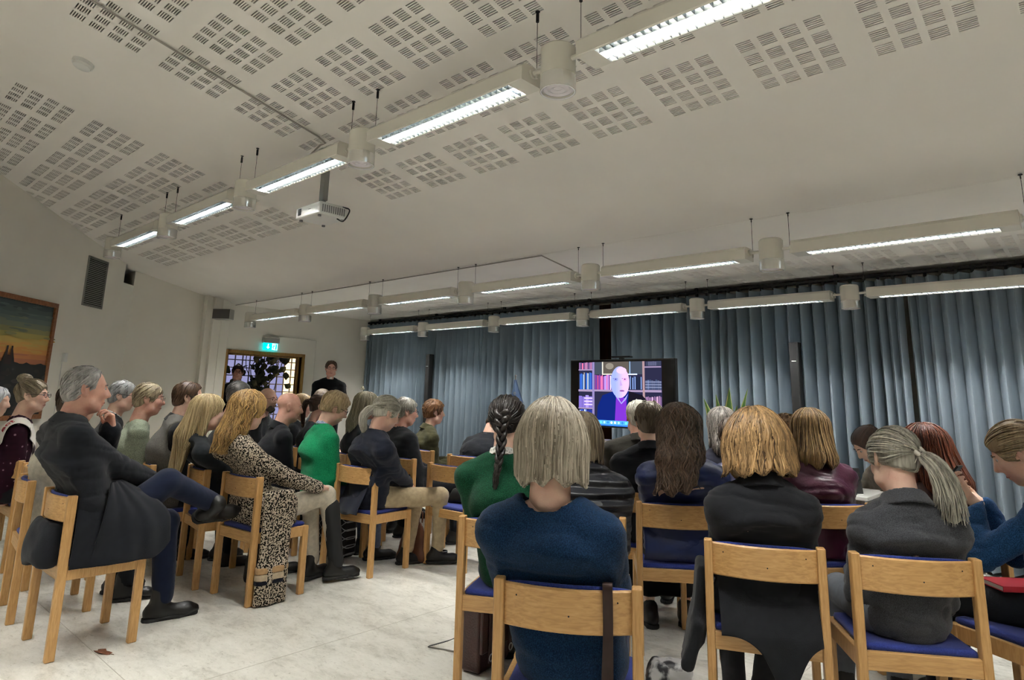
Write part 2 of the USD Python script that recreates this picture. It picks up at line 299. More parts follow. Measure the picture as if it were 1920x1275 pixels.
# diagonal wall with the painting and the ventilation grille; its end stands lower (a dark recess above)
DP, DD = np.array([-7.739, 1.066]), math.radians(136.32)
DT = np.array([math.cos(DD), math.sin(DD)]); DN = np.array([DT[1], -DT[0]])          # along the wall / out into the room
RD = np.array([[DT[0], -DN[0], 0], [DT[1], -DN[1], 0], [0, 0, 1.0]])                   # local x along, local y behind the wall
def on_diag(m): return xf(m, RD, (DP[0], DP[1], 0))
dw = manifold3d.Manifold.extrude(manifold3d.CrossSection([[(-6.6, 0), (2.87, 0), (2.87, 2.70), (2.51, 2.70), (2.51, 3.6), (-6.6, 5.4)]]), 0.14)
v, f, _ = meshkit.arrays(dw); dm = trimesh.Trimesh(v, f, process=False); dm = xf(dm, np.array([[1.0, 0, 0], [0, 0, 1], [0, 1, 0]])); dm.invert()
struct('wall_left', on_diag(dm), PLASTER)
struct('wall_left', cat([bx(XL - .9, XL, 2.985, 4.05, 0, 2.905), bx(XL - .95, XL - .85, 1.6, 3.1, 0, 3.4), bx(XL - .95, -8.6, 1.5, 1.6, 0, 3.4)]), PLASTER)
PLASTER2 = PLASTER
# doorway wall with the oak-framed opening
DY0, DY1, DZ = 4.33, 5.545, 1.868
struct('wall_back', cat([bx(XDOOR - .18, XDOOR, 3.95, DY0, 0, 2.72), bx(XDOOR - .18, XDOOR, DY1, YFRONT + .1, 0, 2.62), bx(XDOOR - .18, XDOOR, DY0, DY1, DZ, 2.62)]), PLASTER)
struct('trim_1', rbx(XL - .02, XDOOR + .07, 4.03, 4.275, 0, 2.66, .006), PLASTER)                              # pillar under the ceiling fold
struct('wall_front', bx(XL - .1, XR + .2, YFRONT, YFRONT + .15, 0, 2.62), PLASTER)
struct('trim_2', bx(-4.95, -4.25, YFRONT - .12, YFRONT - .001, 0, 2.55), noisy('dark_wood_panel', (0.030, 0.010, 0.004), (0.06, 0.022, 0.009), scale=6, rough=0.4, stretch=(6, 6, .6)))
struct('wall_right', bx(XR, XR + .15, YB - .2, YFRONT + .1, 0, 5.0), PLASTER)
struct('wall_rear', bx(-7, XR + .2, YB - .2, YB, 0, 5.0), PLASTER)
fr = []
door = thing('door_1', 'wide doorway in an oak frame beside the pillar', 'door', kind='structure')
for y0, y1, z0, z1 in ((DY0 - .05, DY0, 0, DZ + .05), (DY1, DY1 + .05, 0, DZ + .05), (DY0, DY1, DZ, DZ + .05)):
    obj('casing', rbx(XDOOR - .19, XDOOR + .018, y0, y1, z0, z1, .004), OAK, door)
for y0, y1, z0, z1 in ((DY0, DY0 + .022, 0, DZ), (DY1 - .022, DY1, 0, DZ), (DY0 + .022, DY1 - .022, DZ - .022, DZ)):
    obj('stop', bx(XDOOR - .12, XDOOR - .07, y0, y1, z0, z1), OAK, door)
struct('baseboard_left', on_diag(bx(-6, 2.87, -.012, 0, 0, .08)), LAMPW)
# room behind the doorway
LIL = plain('lilac_wall', (0.42, 0.41, 0.52), 0.9)
struct('wall_far', cat([bx(-13.1, -12.95, 3.4, 7.9, 0, 2.6), bx(-13.1, XDOOR - .18, 7.75, 7.9, 0, 2.6), bx(-13.1, XDOOR - .18, 3.4, 3.55, 0, 2.6), bx(-13.1, XDOOR - .18, 3.4, 7.9, 2.55, 2.65)]), LIL)

# ---------------------------------------------------------------- curtains
CURT = noisy('curtain_fabric', (0.215, 0.27, 0.32), (0.245, 0.305, 0.36), scale=7, rough=0.95, bump=0.2, bscale=420, spec=0.05, stretch=(3, 3, .35), sheen=0.45, sheen_roughness=0.5, sheen_tint=(.80, .90, 1.0))
def curtain(x0, x1, seed, pitch=.135, z0=.03, z1=2.50, y=6.80):
    rng = np.random.default_rng(seed); n = int((x1 - x0) / .0078); s = np.linspace(0, 1, n); x = x0 + (x1 - x0) * s
    dens = 1 / pitch * (1 + .12 * np.sin(x * 1.9 + seed) + 1.0 * np.exp(-((x - x0) / .18) ** 2) + 1.0 * np.exp(-((x - x1) / .18) ** 2) + .7 * sum(np.exp(-((x - q) / .12) ** 2) for q in np.arange(x0 + 1.45, x1 - .8, 1.45)))
    ph = np.cumsum(dens) * (x[1] - x[0]) * 2 * PI; amp = .080 * (1 + .15 * np.sin(ph * .37 + 1)) / (dens * pitch) ** .35
    zz = np.concatenate([np.linspace(z1, z1 - .12, 3), np.linspace(z1 - .3, z0, 9)]); V = []
    for k, z in enumerate(zz):
        a = amp * (1 + .25 * (z1 - z) / z1); dx = .002 * np.sin(ph * .21 + z * 1.3)
        V.append(np.stack([x + dx + .010 * np.sin(2 * ph), y + a * np.sin(ph + .06 * np.sin(z * 2 + x * 3)), np.full(n, z)], 1))
    V = np.array(V); K = len(zz); i, j = np.meshgrid(np.arange(K - 1), np.arange(n - 1), indexing='ij'); o = i * n + j
    q = np.stack([o, o + n, o + n + 1, o + 1], -1).reshape(-1, 4); v1 = V.reshape(-1, 3); v2 = v1 + [0, .004, 0]; N = len(v1)
    return trimesh.Trimesh(np.vstack([v1, v2]), np.vstack([q[:, [0, 1, 2]], q[:, [0, 2, 3]], q[:, [0, 2, 1]] + N, q[:, [0, 3, 2]] + N]), process=False)
for x0, x1, sd, lb in ((-9.60, -4.705, 3, 'grey-blue pleated curtain left of the television, reaching to the doorway wall'), (-4.496, -1.312, 5, 'grey-blue pleated curtain behind the television and the snake plant'),
                       (-1.272, 3.1, 9, 'grey-blue pleated curtain at the right edge, beyond the narrow dark slit')):
    t = thing('curtain', lb, 'curtain', group='grey-blue curtains along the front wall')
    obj('cloth', curtain(x0, x1, sd), CURT, t, smooth=True)
    n = int((x1 - x0) / .118)
    obj('glider_row', cat([bx(x - .012, x + .012, 6.785, 6.815, 2.495, 2.53) for x in np.linspace(x0 + .05, x1 - .05, n)]), DARK, t, kind='stuff')
rail = thing('curtain_rail', 'long black curtain rail under the low ceiling', 'curtain rail')
obj('track', rbx(-9.62, 3.1, 6.775, 6.825, 2.53, 2.556, .003), DARK, rail)
for x in np.arange(-9.3, 3, 1.49): obj('bracket', bx(x - .015, x + .015, 6.785, 6.815, 2.556, ZF), DARK, rail)

# ---------------------------------------------------------------- hanging light rows
TUBEM = emit('fluorescent_tube', (1.0, 0.985, 0.935), TUBE); SPOTM = emit('downlight_lamp', (1.0, 0.95, 0.9), SPOT)
REFL = plain('reflector_white', (0.80, 0.84, 0.86), 0.35, spec=0.8); FIN = plain('louvre_aluminium', (0.05, 0.062, 0.07), 0.4, spec=0.4); CHROME = plain('reflector_chrome', (0.80, 0.79, 0.80), 0.18, metal=1.0)
WIRE = plain('suspension_wire', (0.10, 0.10, 0.10), 0.4, metal=0.6)
LL = 1.185
def luminaire(label, loc, group):
    t = thing('luminaire', label, 'ceiling light', loc, 0, group); L, W, H = LL / 2, .073, .088      # origin: middle of the underside
    ax = L - .088
    prof = [(-W, .004), (-W, H - .02), (-W + .018, H), (W - .018, H), (W, H - .02), (W, .004), (W - .004, 0), (-W + .004, 0)][::-1]
    sh = manifold3d.Manifold.extrude(manifold3d.CrossSection([prof]), 2 * L).rotate((90, 0, 90)).translate((-L, 0, 0))
    cut = manifold3d.Manifold.cube((2 * ax, 2 * .064, .068)).translate((-ax, -.064, -.001))
    obj('housing', sh - cut, LAMPW, t)
    obj('reflector', cat([bx(-ax, ax, -.0635, .0635, .062, .066), bx(-ax, -ax + .002, -.0635, .0635, .001, .066), bx(ax - .002, ax, -.0635, .0635, .001, .066)]), REFL, t)
    obj('tube', cyl((-ax + .02, 0, .053), (ax - .02, 0, .053), .0079, 10), TUBEM, t)
    fins = [bx(-ax, ax, s * .030 - .0008, s * .030 + .0008, .001, .036) for s in (-1, 1)]
    fins += [bx(x - .0008, x + .0008, -.062, .062, .001, .022) for x in np.linspace(-ax + .035, ax - .035, 27)]
    obj('louvre', cat(fins), FIN, t)
    for s in (-1, 1): obj('end_bracket', cat([cyl((s * L, 0, .05), (s * (L + .075), 0, .05), .011, 10), cyl((s * (L + .0005), .0, .05), (s * (L + .012), 0, .05), .024, 12)]), LAMPW, t)
    return t
def downlight(label, loc, group, wires):
    t = thing('downlight', label, 'ceiling light', loc, 0, group)                                   # origin: middle of the open underside
    R, H = .0785, .215; gk = 1.0 if loc[2] > 2.4 else .45
    obj('shade', lathe([(R - .002, 0), (R, .001), (R, H - .012), (R - .012, H), (0.0005, H), (0.0005, H - .006), (R - .014, H - .008), (R - .004, H - .02), (R - .004, 0)], 30), LAMPW, t, smooth=40)
    obj('lower_ring', lathe([(R - .001, .0), (R + .0012, .001), (R + .0012, .072), (R - .001, .073)], 40), plain('polished_ring', (.78, .77, .74), .16, metal=.75), t, smooth=40)
    obj('rim', xf(trimesh.creation.torus(R - .0035, .0042, 30, 6), t=(0, 0, .002)), plain('clear_rim', (.86, .85, .86), .12, spec=.8), t, smooth=True)
    obj('lens', lathe([(.0005, .010), (.02, .016), (.034, .010), (.05, .016), (R - .016, .010), (R - .0045, .014), (R - .0045, .020), (.0005, .020)], 30), plain('prismatic_lens', (.74, .70, .74), .22, spec=.8), t, smooth=40)
    for dx in wires:
        top = wires[dx] - loc[2]
        obj('wire', cyl((dx, 0, .15), (dx, 0, top), .0016, 5), WIRE, t)
        obj('wire_gripper', cat([cyl((dx, 0, top - .055 * gk), (dx, 0, top - .012), .0075 * gk, 10), cyl((dx, 0, top - .02), (dx, 0, top), .003, 8), cyl((dx, 0, top - .004), (dx, 0, top), .011, 12)]), DARK, t)
        obj('yoke', cyl((dx, 0, .105), (dx, 0, .155), .006, 8), LAMPW, t)
    return t
ROWS = [(-2.35, 2.9, -1.1, 'row along the rear wall', (-2, 2), slope_z(-2.35)), (-0.15, 2.668, -1.1, 'row overhead behind the viewer', (-3, 2), slope_z(-0.15)), (2.083, 2.668, -1.649, 'near row over the left aisle', (-4, 2), slope_z(2.083)), (4.33, 2.212, -1.575, 'middle row below the ceiling fold', (-5, 2), ZF), (6.34, 2.183, -1.624, 'far row along the curtain', (-5, 2), ZF)]
ordn = ['leftmost', 'second from the left', 'third from the left', 'fourth from the left', 'fifth from the left', 'sixth from the left', 'seventh from the left', 'eighth from the left']
for y, z, xr, nm, (k0, k1), zc in ROWS:
    P = 1.488
    ks = list(range(k0, k1 + 1))
    for i, k in enumerate(ks):
        x = xr + k * P
        downlight(f'white cylinder downlight, {ordn[i]} in the {nm}', (x, y, z), f'cylinder downlights in the {nm}', {d: zc for d in ((-.125, .125) if i else (.125,))})
        if i: luminaire(f'white louvred fluorescent fitting, {ordn[i - 1]} in the {nm}', (x - P / 2, y, z + .087), f'louvred light fittings in the {nm}')

# thin cable conduits
CABLE = plain('painted_conduit', (0.36, 0.33, 0.30), 0.6)
def conduit(label, pts, r=.006, m=None): return obj('conduit', tube(pts, [r] * len(pts), 8), m or CABLE, label=label, cat='cable conduit', smooth=True)
conduit('thin grey conduit running up the sloping ceiling to the near light row', [(-3.85, 0.3, slope_z(.3) - .014), (-3.85, 2.20, slope_z(2.20) - .014), (-3.85, 2.26, slope_z(2.26) - .03), (-3.85, 2.22, slope_z(2.2) - .07), (-3.85, 2.10, 2.86)])
conduit('thin grey conduit along the ceiling fold above the middle light row', [(-9.6, YF, ZF - .012), (-3.62, YF, ZF - .012), (-3.30, YF + .02, 2.42), (-3.18, YF, 2.33)])
conduit('thin conduit from the exit sign down past the doorway', [(XDOOR + .010, 5.10, 2.165), (XDOOR + .010, 5.783, 2.155), (XDOOR + .010, 5.783, .06)], .006, PLASTER)
# ---------------------------------------------------------------- chairs
def make_chair(label, loc, rot):
    t = thing('chair', label, 'chair', loc, rot, 'beech chairs of the audience')
    def leg(x, y0, y1, z1, top):
        m = rbx(x - .0165, x + .0165, y0, y1, 0, z1, .006); return m
    for s in (-1, 1): obj('rear_leg', leg(s * .213, -.212, -.168, .785, True), BEECH, t, smooth=35)
    for s in (-1, 1): obj('front_leg', leg(s * .213, .160, .205, .438, False), BEECH, t, smooth=35)
    for s in (-1, 1): obj('side_rail', rbx(s * .213 - .011, s * .213 + .011, -.17, .165, .372, .438, .004), BEECH, t, smooth=35)
    obj('front_rail', rbx(-.20, .20, .178, .200, .372, .438, .004), BEECHX, t, smooth=35)
    obj('rear_rail', rbx(-.20, .20, -.203, -.181, .372, .438, .004), BEECHX, t, smooth=35)
    def curved(x1, z0, z1, y0, th, bulge, dome=0, n=21):
        xs = np.linspace(-x1, x1, n); V = []; r = min(.005, th * .4)
        for x in xs:
            u = x / x1; y = y0 - bulge * (1 - u * u); zt = z1 + dome * (1 - u ** 4)
            V.append([(x, y - th / 2 + r, z0), (x, y - th / 2, z0 + r), (x, y - th / 2, zt - r), (x, y - th / 2 + r, zt), (x, y + th / 2 - r, zt), (x, y + th / 2, zt - r), (x, y + th / 2, z0 + r), (x, y + th / 2 - r, z0)])
        V = np.array(V).reshape(-1, 3); F = []
        for i in range(n - 1):
            for j in range(8): a, b = i * 8 + j, i * 8 + (j + 1) % 8; F += [(a, b, b + 8), (a, b + 8, a + 8)]
        e = (n - 1) * 8; F += [(0, j + 1, j) for j in range(1, 7)] + [(e, e + j, e + j + 1) for j in range(1, 7)]
        m = trimesh.Trimesh(V, F, process=False); m.fix_normals(); return m
    obj('back_rail', curved(.199, .650, .775, -.190, .016, .040), BEECHX, t, smooth=40)
    obj('back_pad', curved(.192, .648, .772, -.176, .014, .036, .010), BLUE, t, smooth=40, label='blue upholstered pad on the inside of the back')
    [obj('screw_hole', cyl((x, -.1985 - .040 * (1 - (x / .199) ** 2), z), (x, -.1970 - .040 * (1 - (x / .199) ** 2), z), .0028, 8), DARK, t) for x, z in ((-.155, .742), (.155, .742), (0.01, .700))]
    seat = sdf_mesh(lambda p: rbox(p, (0, .005, .444), (.200, .192, .017), .014) - .004 * (1 - np.clip((p[:, 0] / .2) ** 2 + (p[:, 1] / .19) ** 2, 0, 1)), (-.23, -.22, .41), (.23, .23, .48), .0145)
    obj('seat', seat, BLUE, t, smooth=True, label='blue upholstered seat cushion')
    return t
CHAIR0 = None
def chair(label, xy, heading):
    global CHAIR0
    if CHAIR0 is None: CHAIR0 = make_chair(label, (xy[0], xy[1], 0), heading - 90); return CHAIR0
    return dup(CHAIR0, label, (xy[0], xy[1], 0), heading - 90)

# ---------------------------------------------------------------- people
def head_sdf(p, fem=0.0, neck=((0, -.022, -.05), (0, -.045, -.20)), nr=.056):
    d = ell(p, (0, -.016, .036), (.0745, .097, .082))
    d = smin(d, ell(p, (0, .024, -.032), (.0625, .068, .088)), .035)
    d = smin(d, ell(p, (0, .052, -.098), (.033 - .004 * fem, .030, .024)), .030)
    d = smin(d, caps(p, (-.044, .03, -.075), (.044, .03, -.075), .028, .028), .03)
    d = smin(d, caps(p, (-.034, .077, .026), (.034, .077, .026), .010, .010), .022)
    d = smax(d, -np.minimum(ell(p, (.0315, .100, .010), (.016, .018, .012)), ell(p, (-.0315, .100, .010), (.016, .018, .012))), .012)
    d = smin(d, caps(p, (0, .089, .014), (0, .112, -.026), .0075, .0115), .012)
    d = smin(d, caps(p, (-.012, .097, -.030), (.012, .097, -.030), .0085, .0085), .008)
    d = smin(d, caps(p, (-.030, .072, -.02), (.030, .072, -.02), .022, .022), .03)
    d = smin(d, caps(p, (-.013, .087, -.060), (.013, .087, -.060), .0085, .0085), .010)
    d = smin(d, caps(p, (-.012, .085, -.074), (.012, .085, -.074), .0085, .0085), .010)
    for s in (-1, 1):
        R = rz(s * 22) @ rx(12)
        e = smax(ell(p, (s * .080, -.010, .0), (.009, .019, .033), R), -ell(p, (s * .087, -.004, .003), (.008, .011, .021), R), .006)
        e = smin(e, ell(p, (s * .076, .0, -.027), (.007, .010, .010)), .006)
        d = smin(d, e, .008)
    return smin(d, caps(p, neck[0], neck[1], nr, nr * 1.08), .03)
def tail(pts, r0, r1, N, rng, amp=.004, freq=40, flat=1.0, lock=.0045, n=18, fan=0.0):
    c = spline(pts, n); S = len(c); t = np.gradient(c, axis=0); t /= np.linalg.norm(t, axis=1, keepdims=True)
    u = np.zeros_like(t); q0 = np.array([1.0, 0, 0])
    for i in range(S): q0 = q0 - t[i] * (q0 @ t[i]); q0 = q0 / (np.linalg.norm(q0) + 1e-9); u[i] = q0
    w = np.cross(t, u)
    k = np.linspace(0, 1, S); rad = (r0 + (r1 - r0) * k) * np.minimum(1, .55 + k * 3)
    q = rng.uniform(0, 2 * PI, N); rr = np.sqrt(rng.uniform(.15, 1, N)); ln = rng.uniform(.75, 1.0, N)
    kk = np.clip(k[None] * ln[:, None], 0, 1) * (S - 1); i0 = np.floor(kk).astype(int).clip(0, S - 2); fr = (kk - i0)[..., None]
    C = c[i0] * (1 - fr) + c[i0 + 1] * fr; U = u[i0]; W_ = w[i0]; rd = rad[i0] * (1 + fan * k[None])
    ph = rng.uniform(0, 6.28, N); wave = amp * np.sin(k[None] * freq * .5 + ph[:, None]) * k[None]
    P = C + U * (rd * (rr * np.cos(q))[:, None] * flat + wave)[..., None] + W_ * (rd * (rr * np.sin(q))[:, None] + .6 * wave)[..., None]
    v, f, s = bundle(P, rng.uniform(.7, 1.2, N) * lock, rng.uniform(0, 1, N))
    b = tube(c, np.maximum(rad * .8, .002) * np.where(k > .96, .3, 1), 10); bv = np.asarray(b.vertices)
    return np.vstack([bv, v]), np.vstack([np.asarray(b.faces), f + len(bv)]), np.concatenate([np.full(len(bv), .42), .5 + (s - .5) * .7])
def hair_mesh(style, Rh, H, hs, rng, h, N, Ry, o):
    """Hair in the person's frame: a combed cap with separate locks, plus tail, bun or braid."""
    N = int(N * .7); t = o.get('t', .012); g = Rh.T @ np.array([0, 0, -1.0]); recede = o.get('recede', 0.0); tie = None; L = o.get('length', .05)
    wav = o.get('wave', (.002, 30)); W = o.get('width', 1.0); zmin = -9
    tiept = np.array(o.get('tie', (0, -.115, .02)))
    def face(p): return ell(p, (0, .137 - recede * .25, -.03 + recede), (.098, .092 + recede * .3, .118))
    def cap(p, tt=t):
        d = ell(p, (0, -.016, .036), (.0745 + tt * W, .097 + tt, .082 + tt))
        return d
    def ears(p): return np.minimum(ell(p, (.088, .004, -.014), (.026, .024, .036)), ell(p, (-.088, .004, -.014), (.026, .024, .036)))
    if style in ('short', 'bald', 'curly'):
        nape = o.get('nape', -.075)
        def fn(p):
            d = smin(cap(p), ell(p, (0, -.055, -.035), (.060 + t * .6, .050 + t * .6, .06)), .03)
            d = smax(d, -face(p), .012); d = smax(d, -ears(p), .006); d = smax(d, nape - p[:, 2] + .25 * (p[:, 1] + .08), .012)
            if style == 'bald': d = smax(d, -ell(p, (0, .02, .10), (.085, .115, .085)), .02)
            return d
    elif style in ('pony', 'bun', 'braid'):
        tie = tiept
        def fn(p):
            d = smin(cap(p), ell(p, (0, -.06, -.03), (.056, .046, .055)), .03)
            d = smax(d, -face(p), .012); d = smax(d, -ears(p), .006); return smax(d, -.07 - p[:, 2] + .4 * (p[:, 1] + .1), .012)
    elif style == 'bob':
        zmin = -L
        def fn(p):
            d = smin(cap(p), tor(p, (0, -.022, -.035), (0, -.030, -L), .091 * o.get('full', 1), .091 * o.get('full', 1) * o.get('flare', 1), 1.17 * W), .06)
            d = smax(d, -ell(p, (0, .155, -.06), (.082, .115, .165)), .014); d = smax(d, -tor(p, (0, -.02, -.11), (0, -.03, -.3), .070, .070, 1.15), .01)
            return smax(d, -L - p[:, 2] + .012 * np.sin(p[:, 0] * 90) + .008 * np.sin(p[:, 0] * 37 + 1), .012)
    else:
        zmin = -L; B = o.get('back', 1.0); dx = o.get('drift', 0.0)
        def fn(p):
            d = smin(cap(p), tor(p, (0, -.045, .03), (dx * .4, -.10 * B, -.17), .080, .062, 1.35 * W, 1.65 * W), .03)
            d = smin(d, tor(p, (dx * .4, -.10 * B, -.17), (dx, -.125 * B, -L), .060, o.get('end', .035), 1.65 * W, o.get('endw', 1.7) * W), .03)
            for s in (-1, 1): d = smin(d, caps(p, (s * .075 * W, -.01, .02), (s * .092 * W, -.03, -.15), .026, .022), .025)
            d = smax(d, -ell(p, (0, .150, -.05), (.080, .105, .150)), .014)
            return smax(d, -L - p[:, 2] + .02 * np.sin(p[:, 0] * 70) + .012 * np.sin(p[:, 0] * 31 + 1), .012)
    lo, hi = np.array([-.2, -.26, min(zmin, -.12) - .04]), np.array([.2, .16, .17])
    if style == 'long': lo, hi = lo + [min(o.get('drift', 0), 0) - .03, -.06, 0], hi + [max(o.get('drift', 0), 0) + .03, 0, 0]
    base = sdf_mesh(fn, lo, hi, h)
    lump = o.get('lump', .002); base = ripple(base, lambda q: lump * (meshkit.fbm(q * np.array([70, 70, 24 if style not in ('curly',) else 60]), 2, 5) - .5) * 2 - .0015)
    V, F, S = [np.asarray(base.vertices)], [np.asarray(base.faces)], [.22 + meshkit.noise(np.asarray(base.vertices) * [60, 60, 8], 3) * .5]
    if N and style != 'bald' or N and o.get('fringe'):
        d = rng.normal(size=(N * 4, 3)); d[:, 2] = np.abs(d[:, 2]) * (1.3 if style in ('bob', 'long') else .9) - (.0 if style in ('bob', 'long') else .45); d[:, 1] -= .25
        d /= np.linalg.norm(d, axis=1, keepdims=True); c0 = np.array([0, -.016, .036])
        p = c0 + d * (np.array([.0745, .097, .082]) + t + .01)
        for _ in range(4): p = p - grad(fn, p) * fn(p)[:, None]
        ok = (np.abs(fn(p)) < .003) & (face(p) > .004 if style not in ('bob', 'long') else p[:, 2] > -.02) & ((ears(p) > .004) if style in ('short', 'pony', 'bun', 'braid') else True)
        p = p[ok][:N]; n_s = int(.75 * o.get('steps', 8 if style in ('short', 'curly') else 13)); part = np.array(o.get('part', (0, -.01, .13)))
        total = o.get('lock', .04 if style in ('short', 'curly') else .12 if tie is not None else L + .16); path = [p]; step = total / (n_s - 1); ph = rng.uniform(0, 6.28, len(p)); lift = rng.uniform(-.001, .004, len(p))
        for k in range(n_s - 1):
            n = grad(fn, p); v = (tie - p) if tie is not None else g * 1.0 + (p - part) * o.get('spread', 5.0) * max(0, 1 - k / 6) * np.array([1, 1, 0.2])
            if style in ('short', 'curly'): v = v + np.array(o.get('comb', (0, -.3, 0)))
            v = v - n * (v * n).sum(1, keepdims=True); ln = np.linalg.norm(v, axis=1, keepdims=True); v = v / np.maximum(ln, 1e-6)
            side = np.cross(n, v); v = v + side * (wav[0] * wav[1] * np.cos(wav[1] * k * step + ph))[:, None]
            st = np.minimum(step, np.linalg.norm(tie - p, axis=1, keepdims=True) * .6) if tie is not None else step
            p2 = p + v * st; dd = fn(p2); p2 = p2 - grad(fn, p2) * np.clip(dd - lift, -.02, .02)[:, None] * (.9 if zmin < -1 or True else 0)
            if zmin > -5: p2 = np.where((p2[:, 2:] < zmin - .012 - .01 * np.sin(ph)[:, None]), p, p2)
            path.append(p2); p = p2
        P = np.stack(path, 1); v, f, s = bundle(P, rng.uniform(.6, 1.25, len(P)) * o.get('r', .0042), np.clip(rng.normal(.52, .22, len(P)), 0, 1))
        V.append(v); F.append(f); S.append(s)
    off = np.cumsum([0] + [len(x) for x in V]); v = np.vstack(V) * hs @ Rh.T + H; f = np.vstack([a + b for a, b in zip(F, off)]); s = np.concatenate(S)
    if 'tail' in o:
        pts = np.vstack([(Rh @ (tiept * hs)) + H, [np.asarray(q) @ Ry.T + H for q in o['tail']]])
        v2, f2, s2 = tail(pts, o.get('tr', (.024, .012))[0], o.get('tr', (.024, .012))[1], o.get('tn', N or 60), rng, *o.get('tw', (.004, 30)), flat=o.get('tflat', 1.0), fan=o.get('fan', 0))
        f = np.vstack([f, f2 + len(v)]); v = np.vstack([v, v2]); s = np.concatenate([s, s2])
    if style == 'bun':
        m = trimesh.creation.icosphere(3, 1); q = np.asarray(m.vertices); q = q * np.array(o.get('bun', (.042, .034, .040))) * (1 + .10 * np.sin(9 * np.arctan2(q[:, 0], q[:, 2]) + 5 * q[:, 1]))[:, None]
        q = (q + np.array(o.get('bunat', (0, -.105, .09)))) * hs @ Rh.T + H; f = np.vstack([f, np.asarray(m.faces) + len(v)]); v = np.vstack([v, q]); s = np.concatenate([s, meshkit.noise(q * 70, 2)])
    if style == 'braid':
        c = spline([q for q in o['braid']], 26); vv, ff, ss = [], [], []
        for i in range(3):
            a = np.linspace(0, len(c) * .62, len(c) * 3); cc = np.stack([np.interp(np.linspace(0, len(c) - 1, len(c) * 3), np.arange(len(c)), c[:, k]) for k in range(3)], 1)
            rr = np.interp(np.linspace(0, 1, len(cc)), [0, .3, .85, 1], o.get('br', [.030, .019, .013, .011]))
            q = cc + np.stack([np.sin(a + i * 2 * PI / 3) * rr, .55 * np.sin(2 * (a + i * 2 * PI / 3)) * rr, 0 * a], 1); m = tube(q, rr * .62, 8)
            ff.append(np.asarray(m.faces) + sum(len(x) for x in vv)); x = np.asarray(m.vertices); vv.append(x); ss.append(meshkit.noise(x * [120, 120, 50], i))
        q = np.vstack(vv) * hs @ Ry.T + H; f = np.vstack([f, np.vstack(ff) + len(v)]); v = np.vstack([v, q]); s = np.concatenate([s, np.concatenate(ss)])
    return v, f, s
def ik(S, W, l1, l2, hint):
    d = W - S; L = np.linalg.norm(d); L2 = min(L, (l1 + l2) * .995); u = d / L; k = max(L / (l1 + l2) / .995, 1.0); l1, l2 = l1 * k, l2 * k
    a = (l1 * l1 - l2 * l2 + L * L) / (2 * L); hgt = math.sqrt(max(l1 * l1 - a * a, 0)); q = hint - u * (hint @ u); q /= np.linalg.norm(q) + 1e-9
    return S + u * a + q * hgt
def hand_mesh(Wr, f, n, side, curl=(25, 35, 25), h=.0065, spread=3, sc=1.0, thumb=.5):
    f = f / np.linalg.norm(f); n = n - f * (n @ f); n /= np.linalg.norm(n); s = np.cross(f, n) * side
    R = np.stack([s, f, n], 1); parts = []
    for i, (off, ln) in enumerate(((.030, .070), (.010, .080), (-.010, .075), (-.029, .058))):
        p = np.array([off, .088 - .006 * abs(i - 1.3), 0.0]); ang = 0; ch = [p]
        for k, fr in enumerate((.45, .32, .25)):
            ang += math.radians(curl[k] + (i - 1.5) * 3); sp = math.radians((1.5 - i) * spread)
            p = p + ln * fr * np.array([math.sin(sp) * math.cos(ang), math.cos(sp) * math.cos(ang), math.sin(ang)]); ch.append(p)
        parts.append((ch, (.0092, .0086, .0078, .0068)))
    tb = np.array([.030, .022, .008]); a = thumb; th = [tb, tb + .036 * np.array([.75 * (1 - a) + .1, .62, .45 * a + .2]), tb + .036 * np.array([.75 * (1 - a) + .1, .62, .45 * a + .2]) + .030 * np.array([.25, .85, .55 * a])]
    parts.append((th, (.0125, .0105, .0080)))
    def fn(p):
        d = rbox(p, (0, .048, 0), (.041, .045, .0145), .013); d = smin(d, caps(p, (0, -.02, 0), (0, .02, 0), .024, .024), .02)
        d = smin(d, ell(p, (.024, .030, .008), (.018, .030, .014)), .012)
        for ch, rr in parts:
            e = None
            for k in range(len(ch) - 1):
                c = caps(p, ch[k], ch[k + 1], rr[k], rr[k + 1]); e = c if e is None else np.minimum(e, c)
            d = smin(d, e, .007)
        return d
    m = sdf_mesh(fn, (-.075, -.05, -.05), (.085, .19, .11), h); return xf(m, R * sc, Wr)
